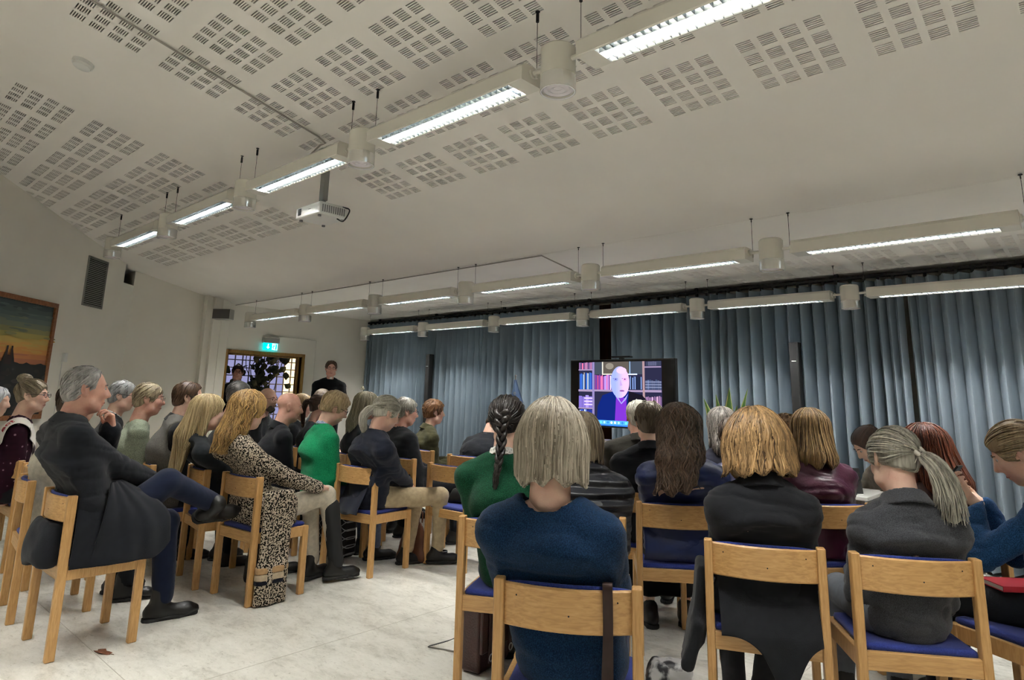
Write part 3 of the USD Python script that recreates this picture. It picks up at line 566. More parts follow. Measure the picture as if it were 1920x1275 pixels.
def shoe_parts(A, toe, col_, style='shoe', sc=1.0, up=None, h=.011):
    """A: ankle joint; toe: horizontal-ish direction; up: direction up the shin for a tilted foot."""
    toe = toe / np.linalg.norm(toe); up = np.array([0, 0, 1.0]) if up is None else up; up = up - toe * (up @ toe); up /= np.linalg.norm(up); s = np.cross(toe, up); R = np.stack([s, toe, up], 1)
    def upper(p):
        d = caps(p, (0, -.055, -.045), (0, .02, -.045), .036, .036); d = smin(d, caps(p, (0, .02, -.050), (0.004, .125, -.058), .036, .039), .02)
        d = smin(d, caps(p, (.004, .125, -.060), (0, .165, -.062), .037, .026), .02)
        d = smin(d, caps(p, (0, -.02, -.03), (0, -.012, .06 if style == 'boot' else .012), .043, .046), .03)
        return smax(d, -.078 - p[:, 2], .006)
    m = sdf_mesh(upper, (-.09, -.13, -.11), (.09, .24, .12), h)
    def sole(p):
        d = np.minimum(tor(p, (0, -.055, 0), (.002, .07, 0), .040, .041, 1.0), tor(p, (.002, .07, 0), (.002, .155, 0), .044, .034, 1.0)); q = np.abs(p[:, 2] + .079) - .011
        flat = np.hypot(*[np.maximum(x, 0) for x in (np.minimum(caps(p * [1, 1, 0], (0, -.055, 0), (.002, .08, 0), .041, .044), caps(p * [1, 1, 0], (.002, .08, 0), (.002, .150, 0), .045, .036)), q)])
        return np.maximum(np.minimum(caps(p * [1, 1, 0], (0, -.055, 0), (.002, .08, 0), .041, .044), caps(p * [1, 1, 0], (.002, .08, 0), (.002, .150, 0), .045, .036)), q)
    so = sdf_mesh(sole, (-.08, -.13, -.11), (.08, .23, -.05), max(.0105, h * .9))
    return xf(m, R * sc, A), xf(so, R * sc, A)

def sheet(fn, nu=26, nv=30, th=.006):
    u, v = np.meshgrid(np.linspace(0, 1, nu), np.linspace(0, 1, nv), indexing='ij'); P = fn(u.ravel(), v.ravel()); i = np.arange(nu * nv).reshape(nu, nv)
    q = np.stack([i[:-1, :-1], i[1:, :-1], i[1:, 1:], i[:-1, 1:]], -1).reshape(-1, 4); m = trimesh.Trimesh(P, np.vstack([q[:, [0, 1, 2]], q[:, [0, 2, 3]]]), process=False); n = meshkit.arrays(m, True)[2]
    N = len(P); A, B = P + n * th / 2, P - n * th / 2; e = np.concatenate([i[0], i[1:, -1], i[-1, -2::-1], i[-2:0:-1, 0]]); en = np.roll(e, -1)
    F = np.vstack([q[:, [0, 1, 2]], q[:, [0, 2, 3]], q[:, [2, 1, 0]] + N, q[:, [3, 2, 0]] + N, np.stack([e, e + N, en], 1), np.stack([en, e + N, en + N], 1)]); r = trimesh.Trimesh(np.vstack([A, B]), F, process=False); r.fix_normals(); return r
def back_fall(name, mat, x0, x1, prof, hemf=None, wav=.010, seed=1):
    """Cloth that falls out between the chair's back rail and seat and hangs over its rear rail; prof: (y, z) from top to hem."""
    pf = spline([(0, a, b) for a, b in prof], 40)[:, 1:]; k = np.linspace(0, 1, len(pf))
    def make(c):
        def fn(u, v):
            vv = v if hemf is None else v * np.array([hemf(t) for t in u]); y = np.interp(vv, k, pf[:, 0]); z = np.interp(vv, k, pf[:, 1]); nar = 1 - .03 * np.sin(vv * PI)
            x = (x0 + x1) / 2 + (u - .5) * (x1 - x0) * nar; y = y - wav * vv * np.sin(u * 13 + seed + vv * 3) - .014 * np.sin(u * PI) * np.sin(vv * PI); return np.stack([x, y, z], 1)
        obj(name, sheet(fn), mat, c['t'], smooth=True)
    return make
def coat_skirt(name, mat, hemz, w=.235, yback=-.155, yfront=.26, wide=False, fold=.007):
    """Lower part of a coat or blazer spread over the hips and hanging outside the seat."""
    def make(c):
        P = c['P']
        def fn(p):
            d = tor(p, (0, -.05, .72), (0, .03, .40), .112, .155, 1.38, w / .155)
            if wide: d = smin(d, np.minimum(ell(p, (w - .030, .075, .555), (.045, .255, .215)), ell(p, (.030 - w, .075, .555), (.045, .255, .215))), .07)
            d = smax(d, -rbox(p, (0, .15, .30), (.206, .45, .166), .01), .008); d = smax(d, hemz + .03 * np.cos(p[:, 1] * 9) * .5 - p[:, 2], .008); d = smax(d, np.maximum(yback - p[:, 1] - .02 * (p[:, 2] > .9), p[:, 1] - yfront), .02); return smax(d, p[:, 2] - .74, .05)
        m = sdf_mesh(fn, (-.36, -.24, hemz - .05), (.36, .34, .80), .012); m = ripple(m, lambda q: fold * (meshkit.fbm(q * [10, 10, 4], 3, 9) - .5) * 2); obj(name, m, mat, c['t'], smooth=True)
    return make
def tail_bulge(name, mat, cy, cz, r, zmin):
    def make(c):
        def fn(p):
            d = smin(ell(p, (0, cy, cz), r), ell(p, (.02, cy - .02, cz - .05), (r[0] * .9, r[1] * .8, r[2] * .6)), .05)
            d = smax(d, -rbox(p, (0, -.19, .72), (.25, .050, .085), .004), .006); d = smax(d, -np.minimum(rbox(p, (.213, -.19, .4), (.021, .027, .42), .003), rbox(p, (-.213, -.19, .4), (.021, .027, .42), .003)), .004)
            d = smax(d, -rbox(p, (0, -.192, .405), (.22, .016, .036), .003), .004); return smax(d, np.maximum(zmin + .02 * np.sin(p[:, 0] * 22) - p[:, 2], p[:, 2] - .655), .010)
        m = sdf_mesh(fn, (-.26, cy - r[1] - .06, zmin - .05), (.26, cy + r[1] + .04, .70), .011); obj(name, ripple(m, lambda q: .010 * (meshkit.fbm(q * [13, 9, 7], 3, 2) - .5) * 2), mat, c['t'], smooth=True)
    return make
PRNG = np.random.default_rng(77)
SKINS = {'fair': ('#e3bda8', '#d5a492'), 'ruddy': ('#e0b09c', '#cd9282'), 'tan': ('#c99a80', '#b07d68')}
def person(label, short, crown, heading, chair_xy=None, chair_h=None, fwd=.02, yaw=0, pitch=6, roll=0, w=.170, b=1.0, hs=1.0, top=('#222222', 'plain'), puff=.014, fold=.006, bottom=('#15171c', 'plain'), shoe='#0b0b0b', boots=False,
           skin='fair', hair=('short', '#5a4a3a', '#8a745c', {}), N=150, face=False, glasses=None, collar=None, shirt=None, arms=None, legs=None, h=.015, hh=.009, stand=False, extra=None, seat=True, neck=.066, brow=None, top_name='jumper', hem=.455, sleeves=True, skirt=None, clip=True, nk=.008, leg=1.0, noshoes=False, beard=None):
    rng = np.random.default_rng(abs(hash_(label)) % 2 ** 31)
    R = rz(heading - 90); crown = np.asarray(crown, float)
    if chair_xy is None: o2 = crown[:2] - (R @ np.array([0, fwd, 0]))[:2]
    else: o2 = np.asarray(chair_xy, float)
    o = np.array([o2[0], o2[1], 0.0]); c = R.T @ (crown - o)
    t = thing('person', label, 'person', o, heading - 90)
    Ry = rz(yaw); Rh = Ry @ rx(-pitch) @ ryy(roll); H = c - Rh @ (np.array([0, -.012, .118]) * hs)
    P = np.array([0, -.055, .545]) if not stand else np.array([c[0], c[1] - .01, .93 * c[2] / 1.76])
    N_ = H + .5 * (Rh @ np.array([0, -.040, -.165]) * hs) + .5 * np.array([0, -.062, -.158]) * hs
    N_ = N_ - np.array([0, 0, nk])
    Ch = P + .60 * (N_ - P) + np.array([0, -.030, 0]); Sh = {s: N_ + np.array([s * w, -.010, -.104 if w < .189 else -.086]) for s in (-1, 1)}
    # arms: wrist targets and elbow hints for left (-1) and right (+1)
    arms = arms or {}
    if stand: dflt = lambda s: (np.array([s * .07, .24, P[2] + .16]) + [c[0], c[1], 0], np.array([s * .8, -.5, -.6]))
    else: dflt = lambda s: (np.array([s * .085, .235, .625]), np.array([s * .20, -.55, -.60]))
    Wr, El, hd = {}, {}, {}
    for s in (-1, 1):
        a = arms.get(s, {}); w0, hint = dflt(s); Wr[s] = H + np.array(a['wrel']) if 'wrel' in a else np.array(a.get('wrist', w0), float); hint = np.array(a.get('hint', hint), float)
        El[s] = ik(Sh[s], Wr[s], .285, .255, hint)
        hd[s] = (np.array(a.get('dir', Wr[s] - El[s] + np.array([-s * .12, .08, -.03])), float), np.array(a.get('palm', (-s * .3, 0, -1)), float), a.get('curl', (28, 38, 28)), a.get('hh', .010), a.get('thumb', .5))
    # legs
    Hp = {s: P + np.array([s * .085, .02, -.02]) for s in (-1, 1)}; legs = legs or {}
    Kn, An, Toe, Up = {}, {}, {}, {}
    for s in (-1, 1):
        l = legs.get(s, {})
        if stand: Kn[s] = np.array([c[0] + s * .09, c[1] + .01, .49]); An[s] = np.array([c[0] + s * .095, c[1] - .02, .09])
        else: Kn[s] = np.array(l.get('knee', (s * .115, .385, .505)), float); An[s] = np.array(l.get('ankle', (s * .12, .40, .09)), float)
        Toe[s] = np.array(l.get('toe', (s * .2, 1, 0)), float); Up[s] = np.array(l['up'], float) if 'up' in l else None
    sx = 1.0 + (w - .1) * 4.6
    def trunk(p, off, k=1.0):
        d = tor(p, P + [0, 0, -.01], Ch, .108 * b + off, .112 * b + off, sx * .98 + .06 * (b - 1), sx)
        d = smin(d, tor(p, Ch, N_ - [0, 0, .075], .110 * b + off, .074 + off, sx, sx * 1.15), .05)
        for s in (-1, 1): d = smin(d, caps(p, N_ + [s * .02, -.01, -.02], Sh[s], .046 + off, .056 + off), .045)
        return d
    def backlimit(p):
        zz = p[:, 2]; y0 = -.160 - .034 * (1 - np.clip(p[:, 0] / .19, -1, 1) ** 2) - .75 * np.maximum(zz - .79, 0) - .25 * np.maximum(.60 - zz, 0); return np.where(zz < 1.02, y0 - p[:, 1], -1)
    def armf(p, off, end=1.0):
        d = None
        for s in (-1, 1):
            We = El[s] + (Wr[s] - El[s]) * end
            e = smin(caps(p, Sh[s], El[s], .055 + off, .043 + off), caps(p, El[s], We, .043 + off, .030 + off * 1.1), .015); d = e if d is None else np.minimum(d, e)
        return d
    def topf(p):
        d = trunk(p, puff)
        if not stand and clip: d = smax(d, backlimit(p), .012)
        if sleeves: d = smin(d, armf(p, puff * .8, .96), .028)
        d = smax(d, -caps(p, N_ + [0, -.0, .0], H, neck, neck), .014); zt = N_ + (H - N_) * .42
        d = smax(d, (p - zt) @ ((H - N_) / np.linalg.norm(H - N_)), .01)
        return smax(d, hem - p[:, 2], .015) if not stand else smax(d, P[2] - .10 - p[:, 2], .01)
    pts = np.vstack([P, N_, *Sh.values(), *El.values(), *Wr.values(), Ch]); lo, hi = pts.min(0) - .17, pts.max(0) + .17
    tm = sdf_mesh(topf, lo - [.05, 0, .02], hi + [.05, 0, 0], h)
    sd = int(rng.integers(1000))
    def crease(q):
        wv = q + .05 * np.stack([meshkit.noise(q * 7, sd), meshkit.noise(q * 7, sd + 1), meshkit.noise(q * 7, sd + 2)], 1)
        a1 = 1 - np.abs(meshkit.noise(wv * [5, 5, 13], sd + 3) - .5) * 2; a2 = 1 - np.abs(meshkit.noise(wv * [9, 9, 22], sd + 4) - .5) * 2
        return fold * (-.9 * a1 ** 7 - .45 * a2 ** 6 + .5 * (meshkit.noise(q * [8, 8, 12], sd + 5) - .5))
    if fold: tm = ripple(tm, crease)
    skm = skinmat(*SKINS[skin])
    # body: head and neck, hands, and the trunk and limbs under the clothes
    nk = (Rh.T @ (N_ - H)) / hs
    hm = sdf_mesh(lambda p: head_sdf(p, 1.0 if w < .185 else 0.0, ((0, -.022, -.05), tuple(nk)), (.052 if w < .185 else .060) + max(0, neck - .078)), (-.13, -.19, min(-.24, nk[2] - .08)), (.13, .15, .15), hh)
    body = [xf(hm, Rh * hs, H), sdf_mesh(lambda p: np.minimum(trunk(p, -.012), armf(p, -.014)) if stand or not clip else np.minimum(np.maximum(trunk(p, -.012), backlimit(p) + .012), armf(p, -.014)), lo, hi, .017 if h < .0125 else .030)]
    for s in (-1, 1):
        f_, n_, cu, h_, th_ = hd[s]; body.append(hand_mesh(Wr[s], f_, n_, s, cu, h_, thumb=th_))
    if not stand: body.append(sdf_mesh(lambda p: np.minimum.reduce([np.minimum(caps(p, Hp[s], Kn[s], .06, .05), caps(p, Kn[s], An[s], .045, .034)) for s in (-1, 1)]), (-.3, -.2, .0), (.3, .85, 1.0), .024))
    bp = obj('body', cat(body), skm, t, smooth=True)
    topm = cloth(*top) if not isinstance(top, UsdShade.Material) else top
    obj(top_name, tm, topm, t, smooth=True)
    # trousers or skirt
    def legf(p):
        d = tor(p, P, P + [0, .03, -.01], .115 * b, .115 * b, sx * .95)
        for s in (-1, 1): d = smin(d, smin(caps(p, Hp[s], Kn[s], .086 * b, .066 * leg), caps(p, Kn[s], An[s] + [0, 0, .03], .064 * leg, .050 * leg), .02), .025)
        if skirt: d = smin(d, np.minimum(rbox(p, (0, .19, .53), (.19, .24, .085), .07), tor(p, (0, .37, .50), (0, .40, skirt), .09, .10, 1.9)), .05); d = smax(d, skirt - p[:, 2], .01)
        if not stand: d = np.where((p[:, 1] < .225) & (p[:, 2] > .355), smax(d, .462 - p[:, 2], .01), d)
        return d
    L = np.vstack([*Kn.values(), *An.values(), P]); lm = sdf_mesh(legf, L.min(0) - [.17, .19, .10], L.max(0) + [.17, .16, .17], h * 1.25)
    lm = ripple(lm, lambda q: .005 * (meshkit.fbm(q * [14, 9, 9], 2, 4) - .5) * 2)
    obj('skirt' if skirt else 'trousers', lm, cloth(*bottom) if not isinstance(bottom, UsdShade.Material) else bottom, t, smooth=True)
    if not noshoes:
        for s in (-1, 1):
            up, so = shoe_parts(An[s], Toe[s], shoe, 'boot' if boots else 'shoe', up=Up[s], sc=1 + (leg - 1) * .8, h=max(.010, h * .95)); q = obj('shoe', up, cloth(shoe, 'shiny'), t, smooth=True); obj('sole', so, plain('shoe_sole', '#141414', .7), q, smooth=35)
    # collar and shirt
    ax = (H - N_) / np.linalg.norm(H - N_)
    def ring(r0, r1, u0, u1, th, back=0):
        def fn(p):
            u = (p - N_) @ ax; q = p - N_ - u[:, None] * ax; q[:, 0] *= .93; rho = np.linalg.norm(q, axis=1); k = np.clip((u - u0) / (u1 - u0), 0, 1)
            d = np.abs(rho - (r0 + (r1 - r0) * k)) - th; fr = q[:, 1] * .35; return smax(d, np.maximum(u0 - u, u - (u1 - np.maximum(fr, 0) - back * 0)), .004)
        return sdf_mesh(fn, N_ - .16, N_ + .16, .007)
    if shirt: obj('shirt_collar', ring(.070, .061, -.005, .038, .0035), cloth(shirt, 'plain'), t, smooth=True)
    if collar: obj('collar', ring(.094, .069, -.030, .036, .0065), topm, t, smooth=True)
    # hair
    if hair:
        st, c1, c2, ho = hair; v, f, sh = hair_mesh(st, Rh, H, hs, rng, ho.get('h', max(hh, .0075)), N, Ry, ho)
        hp = obj('hair', (v, f), hairmat(c1, c2), t, smooth=True, attrs={'shade': sh})
        if 'band' in ho:
            q = (np.array(ho.get('tie', (0, -.115, .02))) * hs) @ Rh.T + H; m = trimesh.creation.torus(ho.get('bandr', .021), .009, 20, 10); d = Rh @ np.array([0, -.8, .3]); m = xf(m, trimesh.geometry.align_vectors([0, 0, 1], d / np.linalg.norm(d))[:3, :3], q + d * .006)
            obj('hair_band', m, cloth(ho['band'], 'plain'), hp, smooth=True)
    if beard:
        m = sdf_mesh(lambda p: smax(ell(p, (0, .030, -.080), (.062, .064, .055)) , np.maximum(p[:, 2] + .048, .02 - p[:, 1]), .01), (-.1, -.05, -.16), (.1, .15, 0), .009); obj('beard', xf(m, Rh * hs, H), cloth(beard, 'plain'), t, smooth=True)
    if face:
        bc = cloth(brow or (hair[1] if hair else '#5a4a3a'), 'plain')
        for s in (-1, 1):
            e = obj('eye', xf(trimesh.creation.icosphere(2, .0118), Rh * hs, H + Rh @ (np.array([s * .0315, .0785, .010]) * hs)), plain('eye_white', (.62, .58, .55), .2), bp, smooth=True)
            obj('eyebrow', xf(tube([(s * .016, .094, .028), (s * .030, .094, .033), (s * .046, .084, .029)], [.003, .0036, .002], 6), Rh * hs, H), bc, bp, smooth=True)
            obj('iris', xf(cyl((s * .0315, .0884, .010), (s * .0315, .0905, .010), .0052, 12), Rh * hs, H), plain('iris', (.05, .045, .04), .2), bp)
        obj('lips', xf(tube([(-.022, .088, -.067), (-.008, .0955, -.0655), (.008, .0955, -.0655), (.022, .088, -.067)], [.002, .0042, .0042, .002], 8), Rh * hs, H), plain('lips', '#9c5a52', .45), bp, smooth=True)
    if glasses:
        gl = [trimesh.creation.torus(.021, .0017, 24, 6)]; pr = []
        for s in (-1, 1):
            m = xf(trimesh.creation.torus(.0215, .0018, 24, 6), rx(90) @ np.eye(3), (s * .033, .106, .008)); m.vertices = (np.asarray(m.vertices) - [s * .033, .106, .008]) * [1, 1, .78] + [s * .033, .106, .008]; pr.append(m)
            pr.append(tube([(s * .054, .104, .013), (s * .082, .06, .015), (s * .086, .0, .012), (s * .083, -.022, -.004)], [.0018] * 4, 5))
        pr.append(tube([(-.012, .107, .012), (0, .111, .014), (.012, .107, .012)], [.0016] * 3, 5))
        obj('glasses', xf(cat(pr), Rh * hs, H), plain('frame_' + glasses[1:], glasses, .3), t)
    if extra: extra(dict(t=t, P=P, N=N_, Ch=Ch, H=H, Rh=Rh, hs=hs, Sh=Sh, El=El, Wr=Wr, Kn=Kn, An=An, trunk=trunk, topf=topf, puff=puff, R=R, o=o, legf=legf, Ry=Ry))
    if seat and not stand: chair(f'beech chair under the {short}', o2 if chair_xy is None else chair_xy, heading if chair_h is None else chair_h)
    return t
def hash_(s):
    x = 2166136261
    for ch in s.encode(): x = ((x ^ ch) * 16777619) & 0xFFFFFFFF
    return x
# ---------------------------------------------------------------- the audience (crown of the head, facing direction in degrees)
def lap(z=.62, y=.24, dx=.09): return {s: dict(wrist=(s * dx, y, z)) for s in (-1, 1)}
def drape(name, fn, lo, hi, m, h=.013, fold=.006):
    def make(c):
        k = sdf_mesh(lambda p: fn(p, c), lo, hi, h); k = ripple(k, lambda q: fold * (meshkit.fbm(q * [11, 11, 6], 3, 9) - .5) * 2); obj(name, k, m, c['t'], smooth=True)
    return make
HN = 90      # separate locks on heads further back
# -- back row, left block
person('person with white hair and a white scarf, cut by the left edge', 'white-haired person at the left edge', (-7.131, 1.235, 1.307), 74, w=.17, yaw=-18, top=('#c9c6be', 'wool'), hair=('short', '#b9bcc4', '#dfe1e6', {'t': .018}), N=HN, h=.018, fold=.003)
def sash(c):
    n, P, N_ = 26, c['P'], c['N']; t_ = np.linspace(0, 1, n)[:, None]
    S1 = c['Sh'][1]; key = np.array([P + [-.22, -.10, .12], P + [-.05, -.24, .25], S1 + [-.05, -.17, -.13], S1 + [.02, -.09, -.005], S1 + [.0, .0, .06], S1 + [-.03, .10, .02], c['Ch'] + [.0, .24, .02], P + [-.15, .22, .10]])
    p = spline(key, 56)
    f = lambda q: c['topf'](q) - .012
    for _ in range(6): p = p - grad(f, p) * f(p)[:, None]
    nn = grad(f, p); m = ribbon(p, nn, .115, .004); obj('sash', m, plain('white_satin', '#d9d6d0', .5), c['t'], smooth=35, label='white sash with the red word act')
    tm = meshkit.text_mesh('act', .050, .002, bold=True); tv = np.asarray(tm.vertices); k0 = 28
    tt = np.gradient(p, axis=0); tt /= np.linalg.norm(tt, axis=1, keepdims=True); sd = np.cross(nn, tt)
    arc = np.concatenate([[0], np.cumsum(np.linalg.norm(np.diff(p, axis=0), axis=1))]); x = arc[k0] - .05 + tv[:, 0]
    base = np.stack([np.interp(x, arc, p[:, k]) for k in range(3)], 1); sdx = np.stack([np.interp(x, arc, sd[:, k]) for k in range(3)], 1); nx = np.stack([np.interp(x, arc, nn[:, k]) for k in range(3)], 1)
    obj('lettering', (base + sdx * (tv[:, [1]] - .022) + nx * (.0045 + tv[:, [2]]), np.asarray(tm.faces)), plain('sash_red', '#b0182c', .6), c['t'])
PURPLE = noisy('purple_print', '#2a1020', '#220c1b', scale=9, rough=.85)
DOTS = mk('patterned_jumper', {'t': ('texture_coordinate', {}), 'v': ('voronoi_texture', {'scale': 24, 'randomness': .35}), 'r': ('rgb_ramp', {'ramp': [(.0, lin('#9d8790')), (.16, lin('#8a707c')), (.22, lin('#2a0f1e')), (1, lin('#1d0a16'))]}), 'p': ('principled_bsdf', {'roughness': .9, 'specular_ior_level': .15})},
    [('t.object', 'v.vector'), ('v.distance', 'r.fac'), ('r.color', 'p.base_color')])
person('woman with a hair bun, glasses and a white sash over a purple patterned jumper', 'woman with the white sash', (-6.337, 1.321, 1.372), 78, w=.185, b=1.12, yaw=-22, pitch=2, top=DOTS, hair=('bun', '#5d5242', '#a5987f', {'t': .016, 'tie': (0, -.085, .085), 'bunat': (0, -.080, .132), 'bun': (.050, .052, .036)}), N=260, h=.014, hh=.008, face=True, glasses='#3a2a28', extra=sash, seat=False, fold=.004)
chair('beech chair under the woman with the white sash', (-6.28, 1.46), 90)
chair('empty beech chair with its blue seat showing, left of the man in the dark blazer', (-5.69, 1.46), 91)
person('person with dark brown hair and a cream jacket, mostly hidden behind the grey-haired man', 'person in the cream jacket', (-4.975, 1.30, 1.352), 84, w=.150, b=.88, top=('#b9b3a3', 'plain'), hair=('short', '#2a1c15', '#43301f', {'t': .02, 'nape': -.10}), N=120, h=.016, boots=True, fold=.004)
# -- the tall man in the dark blazer, legs crossed
BLZ = cloth('#17191f', 'plain')
def blazer(c):
    coat_skirt('blazer_skirt', BLZ, .425, .235, -.165, .20)(c)
    def side(sg, y0a, y0b, inset):
        def fn(u, v):
            yf = .08 + .235 * np.sin(np.minimum(v * 1.5, 1) * PI / 2); yb = y0a + (y0b - y0a) * v; y = yb + (yf - yb) * u; fr = np.maximum(u - .72, 0) / .28
            z = .83 - v * (.405 - .075 * fr ** 2.2 * (v > 0)); bulge = .185 + .072 * np.sin(np.minimum(v * 1.55, 1) * PI / 2); x = bulge - .10 * (1 - v) ** 1.5 * u - .035 * fr ** 2 + .007 * np.sin(u * 9 + v * 5) * v + .004 * np.sin(u * 23 - v * 3) - inset
            return np.stack([x * sg, y, z], 1)
        return fn
    for sg in (1, -1):
        obj('blazer_side', sheet(side(sg, -.155, -.165, .012), 30, 34, .008), BLZ, c['t'], smooth=True); obj('blazer_side', sheet(side(sg, -.01, -.085, .0), 30, 34, .008), BLZ, c['t'], smooth=True)
    tail_bulge('blazer_tail', BLZ, -.225, .53, (.18, .085, .15), .435)(c)
    w = c['Wr'][-1]; d = c['El'][-1] - w; d /= np.linalg.norm(d)
    obj('wristwatch', xf(trimesh.creation.torus(.033, .008, 24, 8), trimesh.geometry.align_vectors([0, 0, 1], d)[:3, :3], w + d * .035), plain('watch_strap', '#120d0c', .5), c['t'], smooth=True)
person('tall grey-haired man in a dark blazer, legs crossed, resting his chin on his hand', 'man in the dark blazer', (-4.313, 1.147, 1.445), 90, chair_xy=(-4.245, 1.275), chair_h=90.5, w=.212, b=1.26, leg=1.14, yaw=-14, pitch=3, hs=1.03, top=BLZ, puff=.032, fold=.009, bottom=('#10182e', 'plain'), shoe='#0b0a0a', boots=True, skin='ruddy',
    hair=('short', '#6d6a68', '#d6d4d2', {'t': .010, 'recede': .045, 'comb': (0, -.9, .1), 'lock': .05}), N=420, face=True, brow='#8d8882', shirt='#dcdad6', collar=True, h=.011, hh=.0055, neck=.07,
    arms={1: dict(wrist=(-.04, .27, .80), hint=(.5, -.15, -1), dir=(-1, .3, -.1), palm=(0, -1, -.4)), -1: dict(wrel=(.012, .150, -.222), hint=(-.35, .5, -.85), dir=(.06, -.22, 1), palm=(.1, -1, .0), curl=(38, 62, 45), hh=.005, thumb=.15)},
    legs={1: dict(knee=(.065, .33, .80), ankle=(-.02, .665, .60), toe=(-.10, 1, .02), up=(.75, -.35, .5)), -1: dict(knee=(-.10, .41, .54), ankle=(-.06, .43, .095), toe=(.12, 1, 0))}, extra=blazer)
# -- second row, left block
person('man with silver-grey hair and glasses seen behind the hand of the man in the blazer', 'silver-haired man with glasses', (-6.417, 2.005, 1.379), 70, w=.19, yaw=-18, top=('#15171c', 'plain'), hair=('short', '#4d4d4c', '#cfd2d3', {'t': .017, 'comb': (0, -.7, 0)}), N=260, face=True, glasses='#222222', shirt='#d0d0cc', h=.018)
person('man with swept fair-grey hair in a sage green knitted cardigan', 'man in the sage cardigan', (-5.813, 2.008, 1.364), 78, w=.195, b=1.1, yaw=-18, pitch=4, top=('#7d8574', 'wool'), skin='ruddy', hair=('short', '#54422f', '#cdbf9d', {'t': .016, 'comb': (0, -.9, .2), 'lock': .06}), N=320, face=True, glasses='#9a8f80', h=.015, hh=.007, fold=.007, neck=.08)
def vest(c):
    m = sdf_mesh(lambda p: smax(smax(smax(c['trunk'](p, c['puff'] + .014), -np.minimum(*[ell(p, c['Sh'][s] + [s * .045, 0, -.03], (.06, .10, .13)) for s in (-1, 1)]), .02), -caps(p, c['N'] + [0, .02, 0], c['H'], .075, .075), .01), .46 - p[:, 2], .01), (-.4, -.35, .45), (.4, .35, 1.3), .015)
    obj('gilet', ripple(m, lambda q: .007 * (meshkit.fbm(q * [6, 6, 14], 3, 2) - .5) * 2), cloth('#54524e', 'wool'), c['t'], smooth=True)
person('man with short brown hair in a grey gilet over a black shirt', 'man in the grey gilet', (-5.413, 2.16, 1.384), 76, w=.195, b=1.1, yaw=-12, pitch=5, top=('#15161a', 'plain'), skin='fair', hair=('short', '#2f2219', '#6d523c', {'t': .013, 'recede': .025}), N=300, face=True, glasses='#1b1b1b', collar=True, h=.015, hh=.0075, extra=vest)
person('woman with very long straight blonde hair hanging behind her chair', 'woman with long straight blonde hair', (-4.898, 2.102, 1.292), 82, chair_xy=(-4.93, 2.30), w=.17, yaw=-10, pitch=4, top=('#22262a', 'plain'), bottom=('#1c2628', 'plain'), hair=('long', '#8f7750', '#e6d3a6', {'length': .56, 't': .016, 'width': .92, 'back': 1.25, 'end': .030, 'endw': 1.9, 'drift': -.04, 'wave': (.0015, 18), 'steps': 20, 'lump': .003, 'r': .0048}), N=520, h=.015, hh=.008)
def mac(c):
    t = c['t']; K, A = c['Kn'][1], c['An'][1]
    obj('stocking', sdf_mesh(lambda p: caps(p, K + (A - K) * .18 + [.012, .012, 0], A + [0, 0, .02], .066, .053), np.minimum(K, A) - .12, np.maximum(K, A) + .12, .012), plain('black_tights', (.006, .006, .007), .8), t, smooth=True)
    def sk(p, cc):
        d = rbox(p, (.0, -.02, .53), (.24, .16, .15), .09); d = smax(d, -rbox(p, (0, .12, .32), (.225, .5, .142), .01), .01); d = smax(d, -rbox(p, (0, -.19, .40), (.25, .030, .42), .004), .005); return d
    m = sdf_mesh(lambda p: sk(p, c), (-.33, -.26, .36), (.33, .28, .74), .012); obj('coat_skirt', m, PRINT, t, smooth=True)
    def pan(p):
        d = rbox(p, (.262, -.06, .34), (.022, .105, .36), .018, ryy(2)); return smin(d, rbox(p, (.275, -.085, .13), (.020, .085, .125), .016), .04)
    m = sdf_mesh(pan, (.18, -.24, -.02), (.36, .12, .76), .010); m = ripple(m, lambda q: .011 * np.sin(q[:, 1] * 55 + q[:, 2] * 4) * (.75 - q[:, 2]).clip(0, 1)); vz = np.asarray(m.vertices); vz[:, 2] = np.maximum(vz[:, 2], .006); m.vertices = vz
    obj('coat_panel', m, PRINT, t, smooth=True)
    bnd = lambda z0, z1, mm, nm, off=.004: obj(nm, sdf_mesh(lambda p: smax(pan(p) - off, np.maximum(z0 - p[:, 2], p[:, 2] - z1), .003), (.18, -.26, z0 - .02), (.37, .14, z1 + .02), .0085), mm, t, smooth=True)
    bnd(.195, .235, cloth('#b08f68', 'plain'), 'border_band'); bnd(.155, .195, cloth('#b9a88f', 'plain'), 'border_band'); bnd(.130, .155, cloth('#10131f', 'plain'), 'border_band')
PRINT = print_mat('leopard_print', '#b7aa98', '#15120f', scale=100, lo=.48, hi=.52)
person('woman with curly golden-brown hair in a black and cream printed long coat and cream trousers', 'woman in the printed coat', (-4.426, 2.18, 1.32), 92, chair_xy=(-4.385, 2.345), chair_h=94, w=.172, yaw=-14, pitch=6, top=PRINT, puff=.02, bottom=('#c4bba9', 'plain'), shoe='#0a0a0a', boots=True, hem=.50,
    hair=('long', '#5a3f20', '#d3ac6c', {'length': .285, 't': .026, 'width': 1.12, 'back': 1.1, 'end': .05, 'endw': 1.5, 'wave': (.010, 75), 'lump': .012, 'steps': 20, 'r': .0065}), N=520, h=.012, hh=.008,
    arms={s: dict(wrist=(.08 + s * .045, .33, .665), dir=(-s * .5, 1, -.1)) for s in (-1, 1)}, legs={1: dict(knee=(.07, .44, .60), ankle=(.12, .53, .11), toe=(.25, 1, 0)), -1: dict(knee=(-.08, .41, .52), ankle=(-.05, .44, .10))}, extra=mac)
